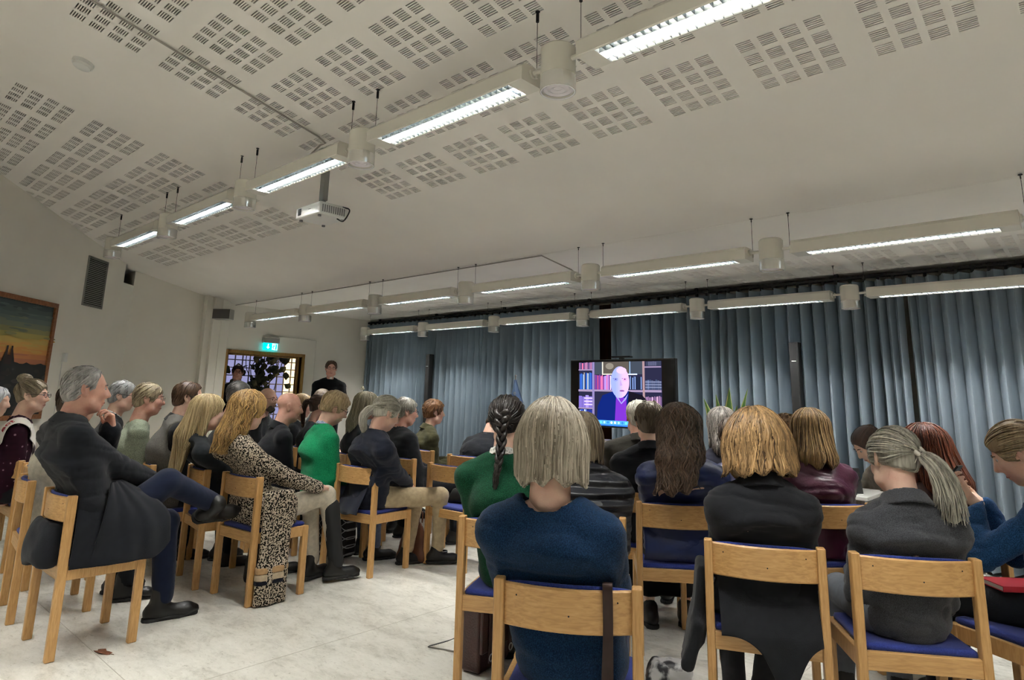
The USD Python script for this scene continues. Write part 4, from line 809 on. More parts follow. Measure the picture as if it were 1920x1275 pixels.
# -- third row, left block
person('man with dark grey hair looking right, between the blonde and the curly-haired women', 'dark-grey-haired man behind the blonde woman', (-5.857, 2.784, 1.404), 60, w=.195, yaw=-24, top=('#1b1d22', 'plain'), skin='ruddy', hair=('short', '#23211f', '#6d6a66', {'t': .014, 'comb': (0, -.9, .2)}), N=220, face=True, h=.018)
person('bald man in a black jacket', 'bald man in the black jacket', (-5.243, 2.952, 1.321), 74, w=.20, b=1.12, yaw=-14, pitch=9, top=('#0d0f15', 'plain'), skin='ruddy', hair=None, N=0, brow='#8a6d5c', face=True, collar=True, h=.016, hh=.0075)
person('woman with short fair hair and glasses in a bright green fluffy jumper, head bowed', 'woman in the bright green jumper', (-4.794, 3.156, 1.318), 78, w=.185, b=1.15, fwd=.07, yaw=-20, pitch=26, top=('#137a50', 'wool'), puff=.02, fold=.004, bottom=('#5b6378', 'plain'), hair=('short', '#8a7452', '#d9c39a', {'t': .024, 'nape': -.065, 'wave': (.004, 60), 'lump': .006}), N=320, face=True, glasses='#3b2d28', shirt='#aab4cf', h=.013, hh=.0065, seat=False)
chair('beech chair under the woman in the bright green jumper', (-4.935, 3.235), 91)
navytail = back_fall('shirt_tail', cloth('#171b29', 'plain'), -.185, .180, [(-.155, .64), (-.185, .56), (-.225, .48), (-.236, .445), (-.240, .415)], lambda t: .80 + .2 * math.sin(min(1, t * 1.3) * PI), .006)
person('woman with a white ponytail in a loose navy shirt and beige trousers', 'woman with the white ponytail', (-4.20, 3.233, 1.296), 80, chair_xy=(-4.395, 3.275), w=.185, b=1.12, yaw=-8, pitch=24, top=('#171b29', 'plain'), puff=.03, fold=.010, bottom=('#a89779', 'plain'), shoe='#0c0c0d', seat=False,
    hair=('pony', '#8f8b7c', '#e0ddd0', {'t': .018, 'tie': (-.01, -.112, .012), 'tail': [(-.01, -.17, -.005), (-.005, -.185, -.07), (0, -.165, -.145)], 'tr': (.040, .026), 'tn': 220, 'tw': (.003, 24)}), N=420, h=.013, hh=.0065, face=True,
    legs={1: dict(knee=(.20, .48, .53), ankle=(.16, .50, .10), toe=(.5, 1, 0)), -1: dict(knee=(-.04, .40, .50), ankle=(.02, .30, .09), toe=(.2, 1, 0))}, extra=navytail)
chair('beech chair under the woman with the white ponytail', (-4.415, 3.27), 97)
# -- fourth row and beyond, left block
person('bald man with glasses and a grey beard near the doorway', 'bald man with glasses near the doorway', (-6.921, 3.62, 1.359), 46, w=.19, yaw=-24, top=('#1d2024', 'plain'), hair=('bald', '#5d5046', '#7a6a5c', {'t': .004}), N=0, face=True, glasses='#1a1a1a', beard='#6e655c', h=.02)
person('woman with fair brown hair in a dark top beside the bald man in black', 'fair-brown-haired woman beside the bald man', (-6.642, 3.89, 1.298), 55, w=.165, yaw=-20, pitch=8, top=('#14161b', 'plain'), hair=('bob', '#6e5638', '#a88d63', {'length': .11, 't': .016}), N=HN, face=True, shirt='#cfc9bf', h=.02)
person('person with grey-brown swept-back hair right in front of the standing priest', 'person seated before the priest', (-7.192, 4.477, 1.356), 42, w=.18, yaw=-20, top=('#20242a', 'plain'), hair=('short', '#3f342b', '#8c7c6c', {'t': .016, 'recede': .02}), N=HN, h=.02)
person('person with a long dark brown ponytail behind the woman in bright green', 'person with the dark brown ponytail', (-6.136, 3.799, 1.299), 58, w=.165, pitch=6, top=('#16181d', 'plain'), hair=('pony', '#281b15', '#5b4435', {'t': .014, 'tie': (.0, -.108, .045), 'tail': [(-.01, -.16, .03), (-.02, -.17, -.10), (-.03, -.16, -.22)], 'tr': (.030, .016), 'tn': 110}), N=HN, h=.02)
person('woman with long streaked blonde-grey hair in a dark top', 'woman with streaked blonde-grey hair', (-5.346, 3.82, 1.334), 72, w=.165, yaw=-4, top=('#1a1d24', 'plain'), hair=('long', '#5d5646', '#cfc7ac', {'length': .27, 't': .018, 'wave': (.003, 30), 'steps': 15}), N=300, h=.018)
person('white-haired person mostly hidden by the woman with the white ponytail', 'white-haired person behind the ponytail', (-6.066, 4.556, 1.288), 60, w=.165, pitch=10, top=('#24262c', 'plain'), hair=('short', '#bdb8b8', '#e6e0e2', {'t': .018}), N=100, h=.022)
person('grey-haired man with glasses in a black jacket in front of the white ponytail', 'grey-haired man in the black jacket', (-4.906, 3.958, 1.289), 82, chair_xy=(-4.75, 3.95), w=.20, b=1.1, yaw=-22, pitch=8, top=('#090b10', 'plain'), puff=.024, skin='ruddy', hair=('short', '#6a675e', '#b9b5a6', {'t': .016}), N=260, face=True, glasses='#202833', h=.016, hh=.0075, seat=False)
chair('beech chair under the grey-haired man in the black jacket', (-4.745, 3.955), 90)
person('woman with short wavy auburn-brown hair in an olive green jacket by the curtain', 'woman in the olive jacket', (-5.491, 4.811, 1.262), 66, w=.165, yaw=-6, pitch=4, top=('#3c3a24', 'plain'), puff=.022, fold=.009, hair=('short', '#3a2416', '#8d6440', {'t': .024, 'nape': -.075, 'wave': (.008, 80), 'lump': .010}), N=260, collar=True, h=.016, seat=False)
chair('beech chair under the woman in the olive jacket', (-5.24, 4.66), 80)
person('person in a dark grey jacket bent far forward, only the back showing', 'person bent far forward', (-4.57, 4.90, 1.11), 98, chair_xy=(-4.52, 4.56), w=.195, b=1.1, pitch=62, top=('#14161d', 'plain'), puff=.03, fold=.010, hair=('short', '#2a2622', '#4d463f', {'t': .014}), N=80, h=.016, arms={s: dict(wrist=(s * .14, .55, .52)) for s in (-1, 1)})
EMPTY = chair('empty beech chair with a black bag on its seat, left of the dark green jumper', (-4.02, 3.885), 92)
chair('empty beech chair furthest back by the curtain, right of the olive jacket', (-4.72, 5.22), 84)
# -- right block, rear to front
BR = {'length': .14}
person('woman with a dark braid in a dark green knitted jumper with a white collar', 'woman with the dark braid', (-2.273, 2.484, 1.334), 118, chair_xy=(-2.227, 2.516), w=.172, yaw=2, pitch=5, top=('#04331f', 'wool'), puff=.016, fold=.004, bottom=('#20303a', 'plain'), shirt='#d8d6d0', h=.012, hh=.0065,
    hair=('braid', '#0d0908', '#2e2622', {'t': .016, 'tie': (0, -.108, -.005), 'h': .0055, 'lump': .004, 'braid': [(.004, -.118, .055), (.006, -.150, -.01), (.010, -.165, -.09), (.004, -.180, -.17), (-.002, -.190, -.235)], 'tail': [(.0, -.185, -.20), (-.004, -.195, -.25), (-.008, -.19, -.33)], 'tr': (.010, .015), 'tn': 90, 'steps': 9}), N=420)
person('person in a black quilted puffer jacket, head half hidden by the grey bob', 'person in the puffer jacket', (-2.08, 2.87, 1.262), 120, w=.178, b=1.0, pitch=10, top=mk('quilted_nylon', {'t': ('texture_coordinate', {}), 'w': ('wave_texture', {'bands_direction': 'z', 'scale': 5.5, 'distortion': .6, 'detail': 1}), 'b': ('bump', {'strength': 1.0, 'distance': .03}), 'p': ('principled_bsdf', {'base_color': (.006, .007, .011), 'roughness': .42})}, [('t.object', 'w.vector'), ('w.fac', 'b.height'), ('b.normal', 'p.normal')]), puff=.04, fold=.012, hair=('bob', '#4a4034', '#857660', {'length': .13}), N=150, h=.014)
person('white-haired man in an olive-brown jacket in front of the television', 'white-haired man by the television', (-2.701, 4.441, 1.324), 128, w=.20, b=1.05, yaw=4, top=('#221f19', 'plain'), puff=.024, skin='ruddy', hair=('short', '#aaa69a', '#e2dfd4', {'t': .012, 'nape': -.08}), N=240, collar=True, h=.016, hh=.0075)
person('person with short brown hair in a black jacket in front of the television', 'short-haired person in black', (-2.267, 3.875, 1.312), 124, w=.185, pitch=8, top=('#06080f', 'plain'), puff=.022, hair=('short', '#2d251d', '#7d6c55', {'t': .020, 'nape': -.085, 'comb': (0, -.5, -.2)}), N=320, collar=True, h=.014, hh=.007, seat=False)
chair('beech chair under the short-haired person in black', (-2.31, 3.88), 122)
navyhem = back_fall('jacket_hem', cloth('#0e1f4e', 'shiny'), -.19, .19, [(-.155, .64), (-.175, .58), (-.185, .52), (-.170, .475)], None, .004)
person('woman with long wavy dark brown hair in a navy jacket', 'woman with long wavy dark hair', (-1.864, 3.485, 1.306), 126, chair_xy=(-1.94, 3.575), chair_h=125, w=.180, b=1.08, yaw=4, pitch=7, roll=-4, top=('#0e1f4e', 'shiny'), puff=.022, fold=.011, bottom=('#07070a', 'plain'), skirt=.16, hem=.47,
    hair=('long', '#1f1512', '#7d6450', {'length': .345, 't': .024, 'width': 1.16, 'back': 1.12, 'drift': -.085, 'end': .05, 'endw': 1.9, 'wave': (.015, 44), 'lump': .010, 'steps': 26, 'r': .0055}), N=520, h=.012, hh=.007, extra=navyhem, legs={-1: dict(ankle=(-.12, .30, .09)), 1: dict(ankle=(.10, .36, .09))})
person('woman with long wavy grey hair right in front of the snake plant', 'woman with long wavy grey hair', (-2.188, 4.783, 1.28), 138, w=.17, top=('#1a1a26', 'plain'), hair=('long', '#3a3632', '#b4aca4', {'length': .25, 't': .022, 'wave': (.008, 50), 'lump': .008, 'steps': 16}), N=320, h=.016)
person('person with short grey-brown hair in a dark purple-blue jacket, behind the wavy bob', 'person in the purple-blue jacket', (-1.919, 4.355, 1.217), 134, w=.18, pitch=14, top=('#1b1a3c', 'shiny'), hair=('short', '#3c342d', '#7a6c60', {'t': .018}), N=180, h=.016)
person('person with curly brown hair beyond the woman in the burgundy leather jacket', 'curly brown-haired person', (-1.871, 5.221, 1.237), 140, w=.16, pitch=8, top=('#22202a', 'plain'), hair=('curly', '#432c18', '#9a7650', {'t': .024, 'wave': (.010, 90), 'lump': .012}), N=200, h=.018)
person('woman with long light-brown hair in a burgundy leather jacket', 'woman in the burgundy leather jacket', (-1.383, 4.271, 1.296), 138, w=.175, yaw=-4, pitch=6, roll=4, top=('#3d1129', 'leather'), puff=.024, fold=.011, bottom=('#0c1020', 'plain'), collar=True, hair=('long', '#3f2c1c', '#a98a5e', {'length': .215, 't': .020, 'width': 1.0, 'back': 1.1, 'wave': (.002, 26), 'steps': 15, 'r': .005}), N=420, h=.013, hh=.0075)
person('young woman with brown tied hair, bent over a white table and facing left', 'woman writing at the table', (-1.40, 5.40, 1.145), 222, fwd=.20, w=.155, pitch=40, yaw=0, top=('#7a7266', 'plain'), hair=('bun', '#24140e', '#4f362a', {'t': .014, 'tie': (0, -.10, .07), 'bunat': (0, -.095, .075), 'bun': (.030, .030, .030)}), N=HN, face=True, h=.016, arms={s: dict(wrist=(s * .08, .36, .775), dir=(-s * .4, 1, -.1), palm=(0, 0, -1)) for s in (-1, 1)})
person('woman with long auburn-red hair in a brown jacket', 'woman with auburn-red hair', (-0.745, 4.042, 1.235), 142, w=.165, yaw=-6, pitch=8, top=('#2c1712', 'leather'), puff=.02, hair=('long', '#2f0f08', '#8a4a30', {'length': .30, 't': .022, 'width': 1.02, 'back': 1.15, 'drift': .05, 'wave': (.003, 30), 'steps': 18, 'r': .005}), N=460, h=.013, hh=.0075)
# -- front row
person('woman with a grey-blonde bob in a teal-blue jumper, nearest in the middle', 'woman in the teal-blue jumper', (-1.436, 1.802, 1.323), 121, chair_xy=(-1.405, 1.885), w=.172, b=1.12, nk=.030, yaw=3, pitch=4, top=('#031d36', 'wool'), puff=.020, fold=.006, bottom=('#1b2544', 'plain'), skin='fair', neck=.090,
    hair=('bob', '#4f4637', '#c9beab', {'length': .136, 't': .024, 'width': 1.0, 'full': 1.15, 'flare': .97, 'part': (.012, .03, .15), 'spread': 7, 'wave': (.0022, 34), 'steps': 22, 'lock': .36, 'lump': .003, 'r': .0042, 'h': .0055}), N=1350, h=.010, hh=.006,
    arms={s: dict(wrist=(s * .11, .25, .63), hint=(s * .24, -.5, -.6)) for s in (-1, 1)})
CT = cloth('#15161a', 'plain')
def coat(c):
    back_fall('coat_tail', CT, -.190, .190, [(-.155, .64), (-.185, .56), (-.225, .475), (-.240, .44), (-.248, .38), (-.25, .26)], lambda t: .60 + .40 * math.exp(-((t - .62) / .24) ** 2), .012)(c)
    coat_skirt('coat_skirt', CT, .36, .255, -.165, .16)(c)
    fl = sdf_mesh(lambda p: smin(rbox(p, (-.262, -.04, .52), (.024, .12, .15), .020, ryy(6)), rbox(p, (-.295, -.07, .37), (.024, .13, .10), .02, ryy(16)), .04), (-.42, -.28, .20), (-.18, .16, .72), .012)
    obj('coat_flap', ripple(fl, lambda q: .010 * (meshkit.fbm(q * [12, 12, 5], 3, 4) - .5) * 2), CT, c['t'], smooth=True)
person('woman with a wavy golden-brown bob in a long dark blazer', 'woman with the wavy golden bob', (-1.172, 2.885, 1.29), 118, chair_xy=(-1.18, 2.925), chair_h=115, w=.154, b=1.05, yaw=8, pitch=8, roll=-3, top=CT, puff=.026, fold=.010, bottom=('#2c2c2f', 'plain'), shoe='#101522', collar=True, hem=.50,
    hair=('bob', '#3a2717', '#d6ae7a', {'length': .128, 't': .034, 'width': 1.05, 'full': 1.30, 'flare': 1.03, 'part': (0, .02, .15), 'wave': (.006, 48), 'lump': .007, 'steps': 20, 'lock': .33, 'r': .0075, 'h': .006}), N=760, h=.011, hh=.0065, extra=coat, legs={s: dict(ankle=(-.06 + s * .06, .16, .10)) for s in (-1, 1)})
person('woman with a long grey ponytail tied with a white band in a grey tweed blazer', 'woman with the grey ponytail', (-0.705, 3.195, 1.228), 122, chair_xy=(-.72, 3.15), chair_h=123, w=.150, b=1.02, yaw=14, pitch=22, roll=8, top=('#37383c', 'tweed'), puff=.021, fold=.010, bottom=('#5f646c', 'plain'), shoe='#0c0c0e', boots=True, shirt='#dedbd4', collar=True,
    hair=('pony', '#4d4a42', '#cfcabb', {'t': .017, 'tie': (.035, -.116, .008), 'band': '#cfc9bf', 'bandr': .019, 'tail': [(.065, -.165, -.01), (.09, -.18, -.10), (.10, -.175, -.22)], 'tr': (.026, .040), 'tn': 340, 'tw': (.004, 20), 'fan': .5, 'h': .006}), N=620, h=.011, hh=.006, face=True)
def phone(c):
    p = c['o'] + c['R'] @ np.array([-.018, .315, 1.010]); t = thing('phone', 'black mobile phone in the hands of the woman in the blue wool jacket', 'phone', p, 172 - 90)
    T = rx(38); obj('body', xf(rbx(-.036, .036, -.0045, .0045, -.06, .085, .004), T), BLACK, t, smooth=35); obj('screen', xf(bx(-.033, .033, -.0052, -.0043, -.055, .080), T), plain('phone_glass', (.012, .013, .018), .12), t)
person('woman with short tied-back fair hair in a blue wool jacket, looking down at her phone', 'woman with the phone', (-0.365, 3.692, 1.255), 172, w=.175, b=1.05, fwd=.09, yaw=16, pitch=30, top=('#1a3a5e', 'wool'), puff=.02, fold=.008, bottom=('#0d1016', 'plain'), collar=True, skin='fair', neck=.07, hair=('bun', '#6a5640', '#b9a384', {'t': .020, 'tie': (0, -.11, .02), 'bunat': (0, -.118, .01), 'bun': (.034, .026, .036), 'lump': .004}), N=460, face=True, h=.011, hh=.006, seat=False, extra=phone,
    arms={-1: dict(wrist=(-.075, .215, .935), hint=(-.5, -.5, -.7), dir=(.30, .75, .55), palm=(.5, .2, .8), curl=(35, 45, 35), hh=.005), 1: dict(wrist=(.075, .215, .905), hint=(.5, -.5, -.7), dir=(-.5, .75, .5), palm=(-.3, .2, .9), curl=(35, 45, 35), hh=.006)})
chair('beech chair under the woman with the phone, at the right edge', (-.33, 3.60), 150)
# -- standing
def clerical(c):
    ax = (c['H'] - c['N']); ax /= np.linalg.norm(ax)
    m = sdf_mesh(lambda p: smax(smax(np.abs(np.linalg.norm((p - c['N']) - ((p - c['N']) @ ax)[:, None] * ax, axis=1) - .068) - .004, np.maximum(.030 - (p - c['N']) @ ax, (p - c['N']) @ ax - .066), .002), np.maximum(c['N'][1] - p[:, 1], np.abs(p[:, 0] - c['N'][0]) - .022), .002), c['N'] - .15, c['N'] + .15, .006)
    obj('clerical_collar', m, plain('collar_white', '#e6e4de', .5), c['t'], smooth=True)
person('standing man in a black suit with a white clerical collar and dark glasses', 'standing priest', (-8.936, 5.665, 1.803), -22, stand=True, w=.182, yaw=-6, pitch=4, top=('#08090c', 'plain'), puff=.024, bottom=('#08090c', 'plain'), skin='ruddy', hair=('short', '#3a271b', '#6d5038', {'t': .012, 'recede': .015}), N=240, face=True, glasses='#2a1414', h=.018, hh=.0075, extra=clerical, neck=.058)
person('man with dark hair and glasses standing in the doorway', 'man in the doorway', (-10.424, 4.882, 1.718), -24, stand=True, w=.18, yaw=0, pitch=2, top=('#0a0c14', 'plain'), puff=.02, bottom=('#0a0b10', 'plain'), skin='ruddy', hair=('short', '#1b130f', '#3d2b22', {'t': .014}), N=200, face=True, glasses='#241a18', h=.02, hh=.0085)
# ---------------------------------------------------------------- things on the walls and ceiling
def flat_quads(patches, origin, ux, uz, n, lift=.0006):
    """Flat coloured patches (polygons in u,v with a colour) stacked a hair apart: printed or shown pictures."""
    V, F, C = [], [], []
    for i, (poly, c) in enumerate(patches):
        P = Polygon(poly).buffer(0)
        for g in getattr(P, 'geoms', [P]):
            if g.is_empty or g.area < 1e-9: continue
            v, f = trimesh.creation.triangulate_polygon(g, engine='earcut'); v = np.asarray(v); o = sum(len(x) for x in V)
            V.append(origin + v[:, :1] * ux + v[:, 1:2] * uz + n * (.0004 + lift * .25 * i)); F.append(np.asarray(f) + o); C.append(np.tile(col(c), (len(v), 1)))
    V, F, C = np.vstack(V), np.vstack(F), np.vstack(C)
    a = np.cross(V[F[:, 1]] - V[F[:, 0]], V[F[:, 2]] - V[F[:, 0]]) @ n; F[a < 0] = F[a < 0][:, ::-1]
    return (V, F), C
def rect(u0, v0, u1, v1): return [(u0, v0), (u1, v0), (u1, v1), (u0, v1)]
def ellp(cu, cv, ru, rv, n=28, a0=0, a1=2 * PI): return [(cu + ru * math.cos(t), cv + rv * math.sin(t)) for t in np.linspace(a0, a1, n)]
# painting on the diagonal wall
pt = thing('painting', 'large framed evening landscape with a yellow sunset and a dark twin-towered skyline', 'painting')
PW, PZ0, PZ1 = (-.75, 1.178), .98, 2.228
for a in ((PW[0], PW[1], PZ1 - .05, PZ1), (PW[0], PW[1], PZ0, PZ0 + .05), (PW[0], PW[0] + .05, PZ0 + .05, PZ1 - .05), (PW[1] - .05, PW[1], PZ0 + .05, PZ1 - .05)):
    obj('frame', on_diag(rbx(a[0], a[1], -.034, -.001, a[2], a[3], .003)), REDWOOD, pt)
w_, h_ = PW[1] - PW[0] - .1, PZ1 - PZ0 - .1; pr = np.random.default_rng(4); pp = []
sky = ['#3d4a4c', '#4c5a59', '#566463', '#62706a', '#727a66', '#8c8a5e', '#a89a58', '#bda258', '#c79c52', '#c98f4c', '#b97a4a', '#a86a4c']
for i, c in enumerate(sky): pp.append((rect(0, 1 - (i + 1) / 12 * .55, 1, 1 - i / 12 * .55), c))
for i in range(90):
    u, v = pr.uniform(0, 1), pr.uniform(.5, .98); k = int((1 - v) / .55 * 12); pp.append((ellp(u, v, pr.uniform(.02, .08), pr.uniform(.006, .016), 12), sky[min(11, max(0, k + int(pr.integers(-1, 2))))]))
sil = [(0, 0), (0, .44)]
for u in np.linspace(0, 1, 40): sil.append((u, .455 + .012 * pr.uniform(-1, 1) + (.05 if .63 < u < .66 or .675 < u < .70 else 0) * 2.2))
pp.append((sil + [(1, 0)], '#16191a')); pp.append((rect(.635, .44, .695, .52), '#2a1614')); pp.append((rect(.64, .5, .655, .60), '#2a1614')); pp.append((rect(.677, .5, .692, .60), '#2a1614'))
for i in range(70): pp.append((ellp(pr.uniform(0, 1), pr.uniform(.02, .42), pr.uniform(.01, .05), pr.uniform(.006, .03), 10), ['#20211f', '#2b2523', '#1b1418', '#33302c', '#241d1c', '#3a3836'][int(pr.integers(6))]))
for u in (.18, .30, .52): pp += [(rect(u, .12, u + .006, .36), '#4a4a46'), (ellp(u + .003, .37, .012, .014, 12), '#8a8a80')]
uvx = RD @ np.array([1, 0, 0.]); nrm = RD @ np.array([0, -1.0, 0]); org = np.array([DP[0], DP[1], 0]) + uvx * (PW[0] + .05) + np.array([0, 0, PZ0 + .05]) + nrm * .012
ms, cs = flat_quads([([(u * w_, v * h_) for u, v in q], c) for q, c in pp], org, uvx, np.array([0, 0, 1.0]), nrm)
obj('canvas', ms, vcol('painted_canvas', .6), pt, attrs={'col': cs})
obj('backing_board', on_diag(bx(PW[0] + .04, PW[1] - .04, -.012, -.002, PZ0 + .04, PZ1 - .04)), plain('board', '#3a2c20', .8), pt)
vg = thing('ventilation_grille', 'tall grey ventilation grille high on the diagonal wall', 'ventilation grille')
GX0, GX1, GZ0, GZ1 = 1.655, 2.055, 2.293, 2.873; GM = plain('grille_grey', (0.26, 0.255, 0.235), .5); 
for a in ((GX0 - .015, GX1 + .015, GZ1, GZ1 + .012), (GX0 - .015, GX1 + .015, GZ0 - .012, GZ0), (GX0 - .015, GX0, GZ0, GZ1), (GX1, GX1 + .015, GZ0, GZ1)): obj('frame', on_diag(bx(a[0], a[1], -.016, 0, a[2], a[3])), GM, vg)
obj('back', on_diag(bx(GX0, GX1, -.002, 0, GZ0, GZ1)), plain('grille_dark', (.035, .033, .03), .9), vg)
for z in np.linspace(GZ0 + .01, GZ1 - .012, 26): obj('slat', on_diag(xf(trimesh.creation.box((GX1 - GX0, .014, .0024)), rx(-32), ((GX0 + GX1) / 2, -.0095, z))), GM, vg)
sw = thing('thermostat', 'small white control box on the diagonal wall beside the painting', 'thermostat')
obj('case', on_diag(rbx(1.425, 1.485, -.035, 0, 1.60, 1.70, .006)), WHITEP, sw, smooth=35); obj('cable', on_diag(cyl((1.44, -.006, .9), (1.44, -.006, 1.60), .004, 6)), WHITEP, sw)
sd = thing('smoke_detector', 'round white smoke detector on the sloping ceiling', 'smoke detector')
obj('base', to_slope(xf(cyl((0, 0, -.022), (0, 0, 0), .062, 32), None), -4.62, 3.50), WHITEP, sd, smooth=35); obj('cap', to_slope(lathe([(.0005, -.045), (.03, -.044), (.050, -.036), (.055, -.022), (.0005, -.022)], 32), -4.62, 3.50), WHITEP, sd, smooth=35)
# projector on its ceiling mount
pj = thing('projector', 'white ceiling projector hanging on a grey arm under the near light row', 'projector', (-3.99, 2.36, 2.535))
obj('body', rbx(-.155, .155, -.12, .12, 0, .085, .016), WHITEP, pj, smooth=35); obj('top_cover', rbx(-.135, .135, -.10, .10, .080, .095, .007), WHITEP, pj, smooth=35)
obj('lens_window', rbx(-.115, -.075, -.1225, -.118, .022, .070, .001), BLACK, pj)
for k in range(11): obj('vent_slot', bx(.1535, .1565, -.095 + k * .017, -.085 + k * .017, .018, .070), GREYP, pj)
obj('badge', bx(.02, .05, -.1212, -.1195, .046, .050), GREYP, pj, label='tiny grey maker mark, too small to read')
obj('arm', cat([rbx(-.028, .028, -.02, .02, .14, slope_z(2.36) - 2.535, .004), rbx(-.05, .05, -.05, .05, .095, .11, .004), cyl((0, 0, .10), (0, 0, .16), .018, 12)]), plain('mount_grey', (.24, .24, .23), .5), pj, smooth=35)
obj('cable', tube(spline([(.13, .08, .09), (.19, .10, .06), (.20, .05, -.03), (.15, .03, -.01)], 20), [.005] * 19, 6) if False else tube(spline([(.13, .08, .09), (.19, .10, .06), (.20, .05, -.03), (.15, .03, -.01)], 20), .005, 6), BLACK, pj, smooth=True)
obj('feet', cat([cyl((x, y, -.012), (x, y, .002), .012, 12) for x in (-.12, .12) for y in (-.09, .09)]), GREYP, pj)
# exit sign
ex = thing('exit_sign', 'lit turquoise exit sign with arrow and running figure above the doorway', 'exit sign')
obj('lamp_case', rbx(XDOOR, XDOOR + .09, 4.84, 5.09, 2.055, 2.135, .006), plain('sign_case', (.36, .35, .33), .5), ex, smooth=35)
obj('sign_plate', rbx(XDOOR + .040, XDOOR + .052, 4.845, 5.085, 1.945, 2.055, .003), emit('exit_turquoise', (.0, .62, .60), 1.5), ex)
m, cs = flat_quads([([(u * .24, v * .11) for u, v in q], c) for q, c in [(rect(.60, .06, .97, .94), '#bff8ff'), (rect(.83, .12, .93, .88), '#00a8a0'), ([(.29, .85), (.37, .85), (.37, .45), (.46, .45), (.33, .14), (.20, .45), (.29, .45)], '#c8fff8'),
    (ellp(.73, .80, .03, .075, 14), '#009a94'), ([(.66, .66), (.76, .70), (.80, .50), (.76, .46), (.74, .58), (.70, .40), (.76, .22), (.72, .18), (.64, .38), (.68, .60)], '#009a94')]], np.array([XDOOR + .0525, 4.845, 1.945]), np.array([0, 1.0, 0]), np.array([0, 0, 1.0]), np.array([1.0, 0, 0]))
obj('pictogram', m, vcol('exit_print', emission=1.6), ex, attrs={'col': cs})
# wall loudspeaker on the pillar
ls = thing('loudspeaker', 'small grey loudspeaker on a bracket on the white pillar', 'loudspeaker', (-9.40, 4.10, 2.40), 42)
obj('cabinet', rbx(-.13, .13, -.07, .07, -.075, .075, .008), plain('speaker_shell', (.40, .39, .36), .5), ls, smooth=35); obj('grille', rbx(-.122, .122, -.076, -.068, -.067, .067, .004), plain('speaker_cloth', (.085, .08, .075), .8), ls, smooth=35)
obj('bracket', cat([cyl((-.02, .07, 0), (-.10, .14, .02), .014, 10), cyl((-.15, .0, 0), (-.13, 0, 0), .02, 10)]), plain('speaker_shell', (.40, .39, .36), .5), ls)
ls2 = conduit('white cable trunking running down the pillar below the loudspeaker', [(-9.553, 4.15, 2.64), (-9.553, 4.15, .1)], .008, PLASTER)
# ---------------------------------------------------------------- the front of the room
tv = thing('television', 'large black television showing a bald man in front of bookshelves', 'television', (-3.845, 6.0, 0))
TW, TZ0, TZ1 = .655, 1.030, 1.752
obj('bezel', rbx(-TW, TW, -.03, .03, TZ0, TZ1, .006), BLACK, tv, smooth=35); obj('panel', bx(-TW + .012, TW - .012, -.0312, -.029, TZ0 + .014, TZ1 - .014), plain('panel_black', (.010, .010, .012), .25), tv)
br = np.random.default_rng(8); S = []
def books(u0, u1, v0, v1, cols, n):
    e = np.linspace(u0, u1, n + 1)
    for a, b in zip(e[:-1], e[1:]): S.append((rect(a, v0, b - .002, v1 - br.uniform(0, .15) * (v1 - v0)), cols[int(br.integers(len(cols)))]))
S.append((rect(0, 0, 1, 1), '#23233a')); S.append((rect(.205, .8, .80, 1), '#39404c'))
books(0, .17, .88, 1, ['#7d5a86', '#a06a92', '#e0668c', '#54406a'], 9); books(.01, .175, .56, .84, ['#1d3f9c', '#3f74d8', '#20386e', '#86b0f0', '#b0a090', '#2b56b0'], 15); books(.0, .175, .27, .47, ['#8f7cc4', '#a793d8', '#6f5fae'], 4)
for v in (.31, .36, .41): S.append((rect(.07, v, .175, v + .02), '#c2b2e8'))
books(.01, .175, .10, .25, ['#3350c0', '#7fa0f8', '#1d2c80', '#c0d0ff'], 11)
books(.21, .43, .56, .80, ['#b04478', '#d86a9c', '#7a3a8a', '#a884e0', '#d8c0f0', '#5a3a88'], 15); books(.64, .78, .57, .78, ['#1b2236', '#39486e', '#6f86b8'], 10); books(.82, 1, .57, .72, ['#3a4460', '#525e80', '#454c66'], 8); books(.82, 1, .27, .48, ['#8a6a90', '#b48aa8', '#6e5478', '#d0a0c0'], 13); books(.83, 1, .93, 1, ['#33384c', '#4c4f68'], 7)
for v in (.60, .64, .68): S.append((rect(.82, v, 1, v + .008), '#8c93b4'))
for q in ((0, .865, .19, .885), (0, .525, .205, .56), (.205, .53, .80, .56), (.80, .53, 1, .565), (.81, .90, 1, .92), (0, .25, .205, .27)): S.append((rect(*q), '#8a7a98'))
S += [(rect(.18, .08, .208, 1), '#7d72a0'), (rect(.79, .42, .815, 1), '#93797e'), (rect(.31, .81, .63, 1), '#504a44'), (rect(.305, .80, .32, 1), '#c4c0b4'), (rect(.305, .795, .46, .812), '#c4c0b4'), (ellp(.40, .93, .05, .05), '#7a746a'), (rect(.64, .80, .648, 1), '#9cc0ff'), (rect(.62, .79, .73, .81), '#c0d8ff')]
S += [([(.24, .08), (.25, .30), (.31, .47), (.45, .54), (.62, .54), (.76, .50), (.83, .42), (.86, .08)], '#0d1f66'), ([(.63, .54), (.78, .49), (.84, .40), (.87, .08), (.60, .08)], '#14121c'), ([(.48, .50), (.60, .42), (.60, .08), (.46, .08)], '#6a2cae'), ([(.46, .54), (.54, .36), (.62, .50), (.60, .42), (.54, .34), (.47, .46)], '#8f8ae8')]
